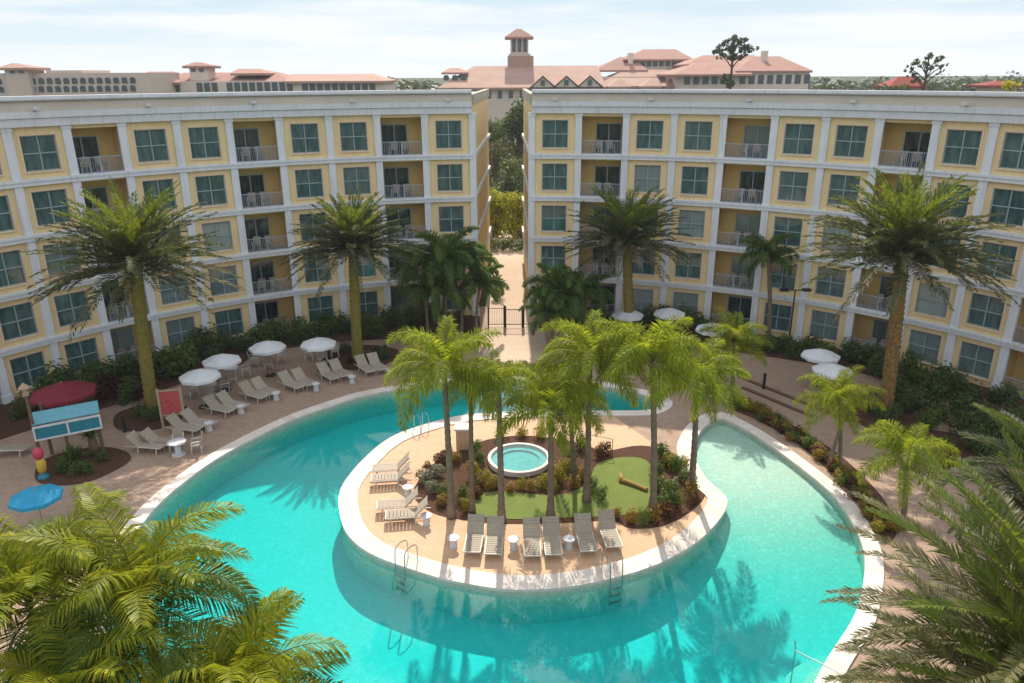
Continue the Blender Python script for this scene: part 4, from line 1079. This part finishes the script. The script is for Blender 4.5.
# long red roofed block
r = far_root('hotel_building', 'distant long low building with salmon tiled roof and cupola behind the left wing', 265, 185, 'hotel')
fbox(r, 'wall', 146, 384, 79.5, 185, 22, M['pinkwall']); hip(r, 146, 178, 79.5, 150, 176, 68.5, 184, 20, M['tile2']); hip(r, 178, 290, 79.5, 186, 280, 70, 186, 22, M['tile2'])
hip(r, 236, 266, 71, 240, 262, 66.5, 188, 14, M['tile2']); hip(r, 290, 384, 79.5, 292, 376, 72.5, 184.5, 20, M['tile'])
fbox(r, 'cupola', 191, 209, 63, 187, 5, M['pinkwall']); hip(r, 188, 212, 63.3, 197, 203, 59.5, 187, 5, M['tile2'])
fwins(r, [196, 204], 69, 187, 4, 4.5, True)
fwins(r, [150+7.5*i for i in range(31) if i not in (5, 6, 10, 20)], 89, 185, 5.2, 8)
# red roofed palace with the lantern tower
r = far_root('hotel_building', 'distant pink-roofed hotel with a tall lantern tower, behind the gap between the wings', 520, 215, 'hotel')
fbox(r, 'wall', 446, 606, 87.5, 216, 30, M['pinkwall']); hip(r, 442, 606, 87.5, 476, 600, 66, 215, 34, M['tile'])
hip(r, 446, 468, 72, 452, 462, 67.5, 222, 14, M['tile2'])
fbox(r, 'tower_base', 510, 536, 56, 231, 8, M['tile']); fbox(r, 'tower', 513, 531, 37, 232, 6, M['beige']); hip(r, 509.5, 534, 37, 519, 524, 29, 231.5, 7, M['tile2'])
fbox(r, 'tower_balcony', 511, 533, 54, 231.6, 7, M['beige'])
fwins(r, [516.5, 522, 527.5], 52, 232, 3.4, 12, True)
for x in (545, 568.5, 592):               # gabled dormers
    Y = 213; o = r.location; b = MB(); a, c, p = at(x-11, 87.5, Y), at(x+11, 87.5, Y), at(x, 77, Y); D = 14
    P = [Vector(q)-o for q in (a, c, p)]; Q = [q+Vector((0, D, 0)) for q in P]
    b.tri(*P); w_ = b.build('gable', M['pinkwall'], r)
    b = MB(); up = Vector((0, 0, .3)); ov = Vector((0, -.8, 0)); s = Vector((.9, 0, -.55))
    b.quad(P[2]+up+ov, P[1]+s+ov+up, Q[1]+s+up, Q[2]+up); b.quad(P[0]-Vector((.9, 0, .55))+ov+up, P[2]+up+ov, Q[2]+up, Q[0]-Vector((.9, 0, .55))+up)
    b.build('dormer_roof', M['tile'], r)
    fwins(r, [x], 86, 212.9, 4, 5)
fwins(r, [440+8.6*i for i in range(1, 4)], 80, 214, 5, 5, True)
fwins(r, [480, 491, 502, 513, 524], 98, 215.9, 4, 7)
# stepped roofs to its right
r = far_root('hotel_building', 'distant hotel with stepped terracotta roofs and a dark window row, behind right wing', 645, 222, 'hotel')
fbox(r, 'wall', 604, 700, 78, 226, 28, M['pinkwall']); hip(r, 600, 694, 87, 628, 668, 70, 219, 30, M['tile'])
hip(r, 600, 648, 71, 622, 634, 58, 232, 18, M['tile2']); fbox(r, 'upper_wall', 634, 690, 60, 238, 16, M['pinkwall']); hip(r, 628, 694, 60.5, 646, 678, 50.5, 237, 18, M['tile2'])
fwins(r, [645+6.2*i for i in range(7)], 67.5, 238, 4, 5.5, True)
fbox(r, 'chimney', 631, 636, 54, 236, 2, M['pinkwall'])
for x in (622, 655, 676): hip(r, x-9, x+9, 87.5, x-1, x+1, 79, 212, 10, M['tile'])
r = far_root('hotel_building', 'distant broad hotel block with terracotta hip roofs, right of the lone pine', 750, 205, 'hotel')
fbox(r, 'wall', 682, 812, 75, 206, 26, M['pinkwall']); hip(r, 678, 752, 76, 700, 740, 64, 204, 26, M['tile2']); hip(r, 740, 812, 73, 756, 782, 58.5, 206, 26, M['tile2']); hip(r, 690, 770, 66, 706, 756, 57, 220, 20, M['tile2'])
fbox(r, 'chimney', 766, 771, 53, 214, 2, M['pinkwall'])
fwins(r, [689+9.2*i for i in range(14) if i != 5], 86, 206, 5.5, 8)
for i, (x0, x1, yt, lab) in enumerate(((893, 926, 80, 'small distant building with a bright red roof right of the pines'), (990, 1022, 85, 'low distant red roof at the far right above the parapet'))):
    r = far_root('house', lab, (x0+x1)/2, 180, 'building'); fbox(r, 'wall', x0+2, x1-2, 89, 181, 5, M['pinkwall']); hip(r, x0, x1, 89.5, x0+8, x1-8, yt, 180, 7, M['tilered'])

# far woods: one mass
r = random.Random(77); cl = []
for i in range(620):
    Y = r.uniform(300, 620); x = r.uniform(-.75, .75)*Y; cl.append(((x, Y, r.uniform(3, 11)), r.uniform(4, 7.5)))
for i in range(330):
    Y = r.uniform(235, 330); x = r.uniform(.40, .75)*Y if i % 5 else r.uniform(-.16, -.09)*Y; cl.append(((x, Y, r.uniform(5, 12)), r.uniform(3, 5.2)))
wd = link('woodland', crown_mesh(78, cl, 3.2, 2.2, M['fartree'], 'woodland')); tag(wd, 'dark green distant woodland along the horizon', 'woodland', kind='stuff')
for i in range(10):
    x = 386+5.4*i; Y = 165; p = at(x, 77.5+r.uniform(0, 4), Y)
    tree('small dark tree in the row between the two distant red-roofed hotels', (p[0], Y), p[2], 3.2, M['fartree'], 200+i, 'dark trees between the distant hotels', 26, .7, low=.4, cl=6)
for i in range(9):
    x = 818+11*i; Y = 170; p = at(x, 79+r.uniform(0, 4), Y)
    tree('low green tree beyond the right wing near the distant hotel', (p[0], Y), p[2], 4.5, M['fartree' if i % 2 else 'tree'], 220+i, 'low trees beyond the right wing', 22, .8, low=.4, cl=6)
def pine(label, px, Y, ytop, clumps, m=M['fartree']):
    x, y, z = at(px, ytop, Y); t = thing('pine_tree', label, 'tree', (x, Y, 0)); s = Y/FPX
    b = MB(); b.tube([(0, 0, 0), (.1, 0, z*.5), (0, 0, z-.5)], [.42, .34, .12], 7); cls = []
    for dx, yy, rp in clumps:
        zz = at(px, yy, Y)[2]; cls.append(((dx*s, random.Random(int(dx*9+yy)).uniform(-1, 1), zz), rp*s*.8)); cls.append(((dx*s*1.25+.5, .6, zz+.35), rp*s*.5)); cls.append(((dx*s*1.1-.8, -.5, zz-.3), rp*s*.45))
        b.tube([(0, 0, zz-2.0), (dx*s*.5, 0, zz-.8), (dx*s, 0, zz)], [.14, .1, .05], 5)
    b.build('trunk', M['bark'], t); link('crown', crown_mesh(int(px), cls, 110, .5, m), t)
pine('tall lone pine with flat clumps of foliage before the distant hotel roofs', 737, 150, 38, ((-1, 41, 5), (8, 43, 5), (-8, 45, 4), (-13, 52, 5), (-2, 50, 6), (10, 50, 6), (17, 52, 4), (0, 58, 6), (-10, 58, 4), (9, 59, 4), (-4, 80, 6), (1, 86, 5)))
pine('leaning pine with sparse airy branches beyond the right wing', 932, 140, 58, ((0, 60, 4), (9, 63, 4), (14, 70, 3), (-10, 66, 4), (-16, 72, 3), (-4, 68, 4), (6, 71, 3), (-13, 78, 3), (12, 76, 2), (-8, 83, 4)))
tree('yellow-green treetop at the far right edge above the roof', (at(1020, 80, 100)[0], 100), at(1020, 74, 100)[2], 3.5, M['treey'], 9, None, 60, .5, low=.5)

# ------------------------------------------------------------------ haze
HAZE = .00022
m, t, out = nt('haze'); vp = N(t, 'ShaderNodeVolumePrincipled'); vp.inputs['Density'].default_value = HAZE; vp.inputs['Color'].default_value = (.82, .9, 1, 1); vp.inputs['Anisotropy'].default_value = .2
t.links.new(vp.outputs[0], out.inputs['Volume'])
b = MB(); b.box((0, 300, 17), (1700, 800, 40)); tag(b.build('haze', m), kind='stuff')

# ------------------------------------------------------------------ light, sky, camera
SUN_EL, SUN_AZ = R_(41.5), 0.0            # sun straight ahead of the camera (towards +Y)
w = bpy.data.worlds.new('World'); scene.world = w; w.use_nodes = True
t = w.node_tree; t.nodes.clear()
out = t.nodes.new('ShaderNodeOutputWorld'); bg = t.nodes.new('ShaderNodeBackground'); sky = t.nodes.new('ShaderNodeTexSky')
sky.sky_type = 'NISHITA'; sky.sun_disc = False; sky.sun_elevation = SUN_EL; sky.sun_rotation = SUN_AZ
sky.air_density = 1.0; sky.dust_density = .4; sky.ozone_density = 2.0; sky.altitude = 0
tc = t.nodes.new('ShaderNodeTexCoord'); mp = t.nodes.new('ShaderNodeMapping'); mp.inputs['Scale'].default_value = (1, 1, 11)
nz = t.nodes.new('ShaderNodeTexNoise'); nz.inputs['Scale'].default_value = 3.6; nz.inputs['Detail'].default_value = 6; nz.inputs['Roughness'].default_value = .55
t.links.new(tc.outputs['Generated'], mp.inputs['Vector']); t.links.new(mp.outputs[0], nz.inputs['Vector'])
sx = t.nodes.new('ShaderNodeSeparateXYZ'); t.links.new(tc.outputs['Generated'], sx.inputs[0])
# an unseen bright cloud sheet added overhead as fill, a pale veil and streaks of cirrus near the horizon
sheet_f = ramp(t, nz.outputs['Fac'], [(.36, .35), (.70, .9)])
up = mixrgb(t, sheet_f, sky.outputs['Color'], (7.5, 7.5, 7.5))
veil = ramp(t, sx.outputs['Z'], [(0, (4.1, 4.5, 4.7)), (.12, (2.8, 3.65, 4.3))])
cf = ramp(t, nz.outputs['Fac'], [(.38, 0), (.60, 1)])
veil = mixrgb(t, cf, veil, (4.6, 4.75, 4.85))
hz = ramp(t, sx.outputs['Z'], [(.13, .97), (.40, 0)])
cm = mixrgb(t, hz, up, veil)
t.links.new(cm, bg.inputs['Color']); bg.inputs['Strength'].default_value = .15
t.links.new(bg.outputs[0], out.inputs['Surface'])
sd = bpy.data.lights.new('sun', 'SUN'); sd.energy = 4.8; sd.angle = R_(.53); sd.color = (1, .91, .78)
so = bpy.data.objects.new('sun', sd); COL.objects.link(so)
dirv = Vector((math.sin(SUN_AZ)*math.cos(SUN_EL), math.cos(SUN_AZ)*math.cos(SUN_EL), math.sin(SUN_EL)))
so.rotation_euler = dirv.to_track_quat('Z', 'Y').to_euler(); so.location = dirv*60
cd = bpy.data.cameras.new('camera'); co = bpy.data.objects.new('camera', cd); COL.objects.link(co)
cd.sensor_width = 36; cd.lens = FPX/1024*36; cd.clip_end = 6000; cd.clip_start = .1
co.matrix_world = Matrix.Translation((0, 0, CAMH)) @ (Matrix.Rotation(math.pi/2-PITCH, 4, 'X') @ Matrix.Rotation(-ROLL, 4, 'Z'))
scene.camera = co
scene.view_settings.view_transform = 'Standard'; scene.view_settings.look = 'None'; scene.view_settings.gamma = 1; scene.view_settings.exposure = .46
scene.view_settings.use_curve_mapping = False
scene.render.engine = 'CYCLES'
cy = scene.cycles
cy.use_denoising = True; cy.max_bounces = 8; cy.diffuse_bounces = 3; cy.glossy_bounces = 3; cy.transparent_max_bounces = 12; cy.caustics_reflective = False; cy.caustics_refractive = False
cy.sample_clamp_indirect = 6
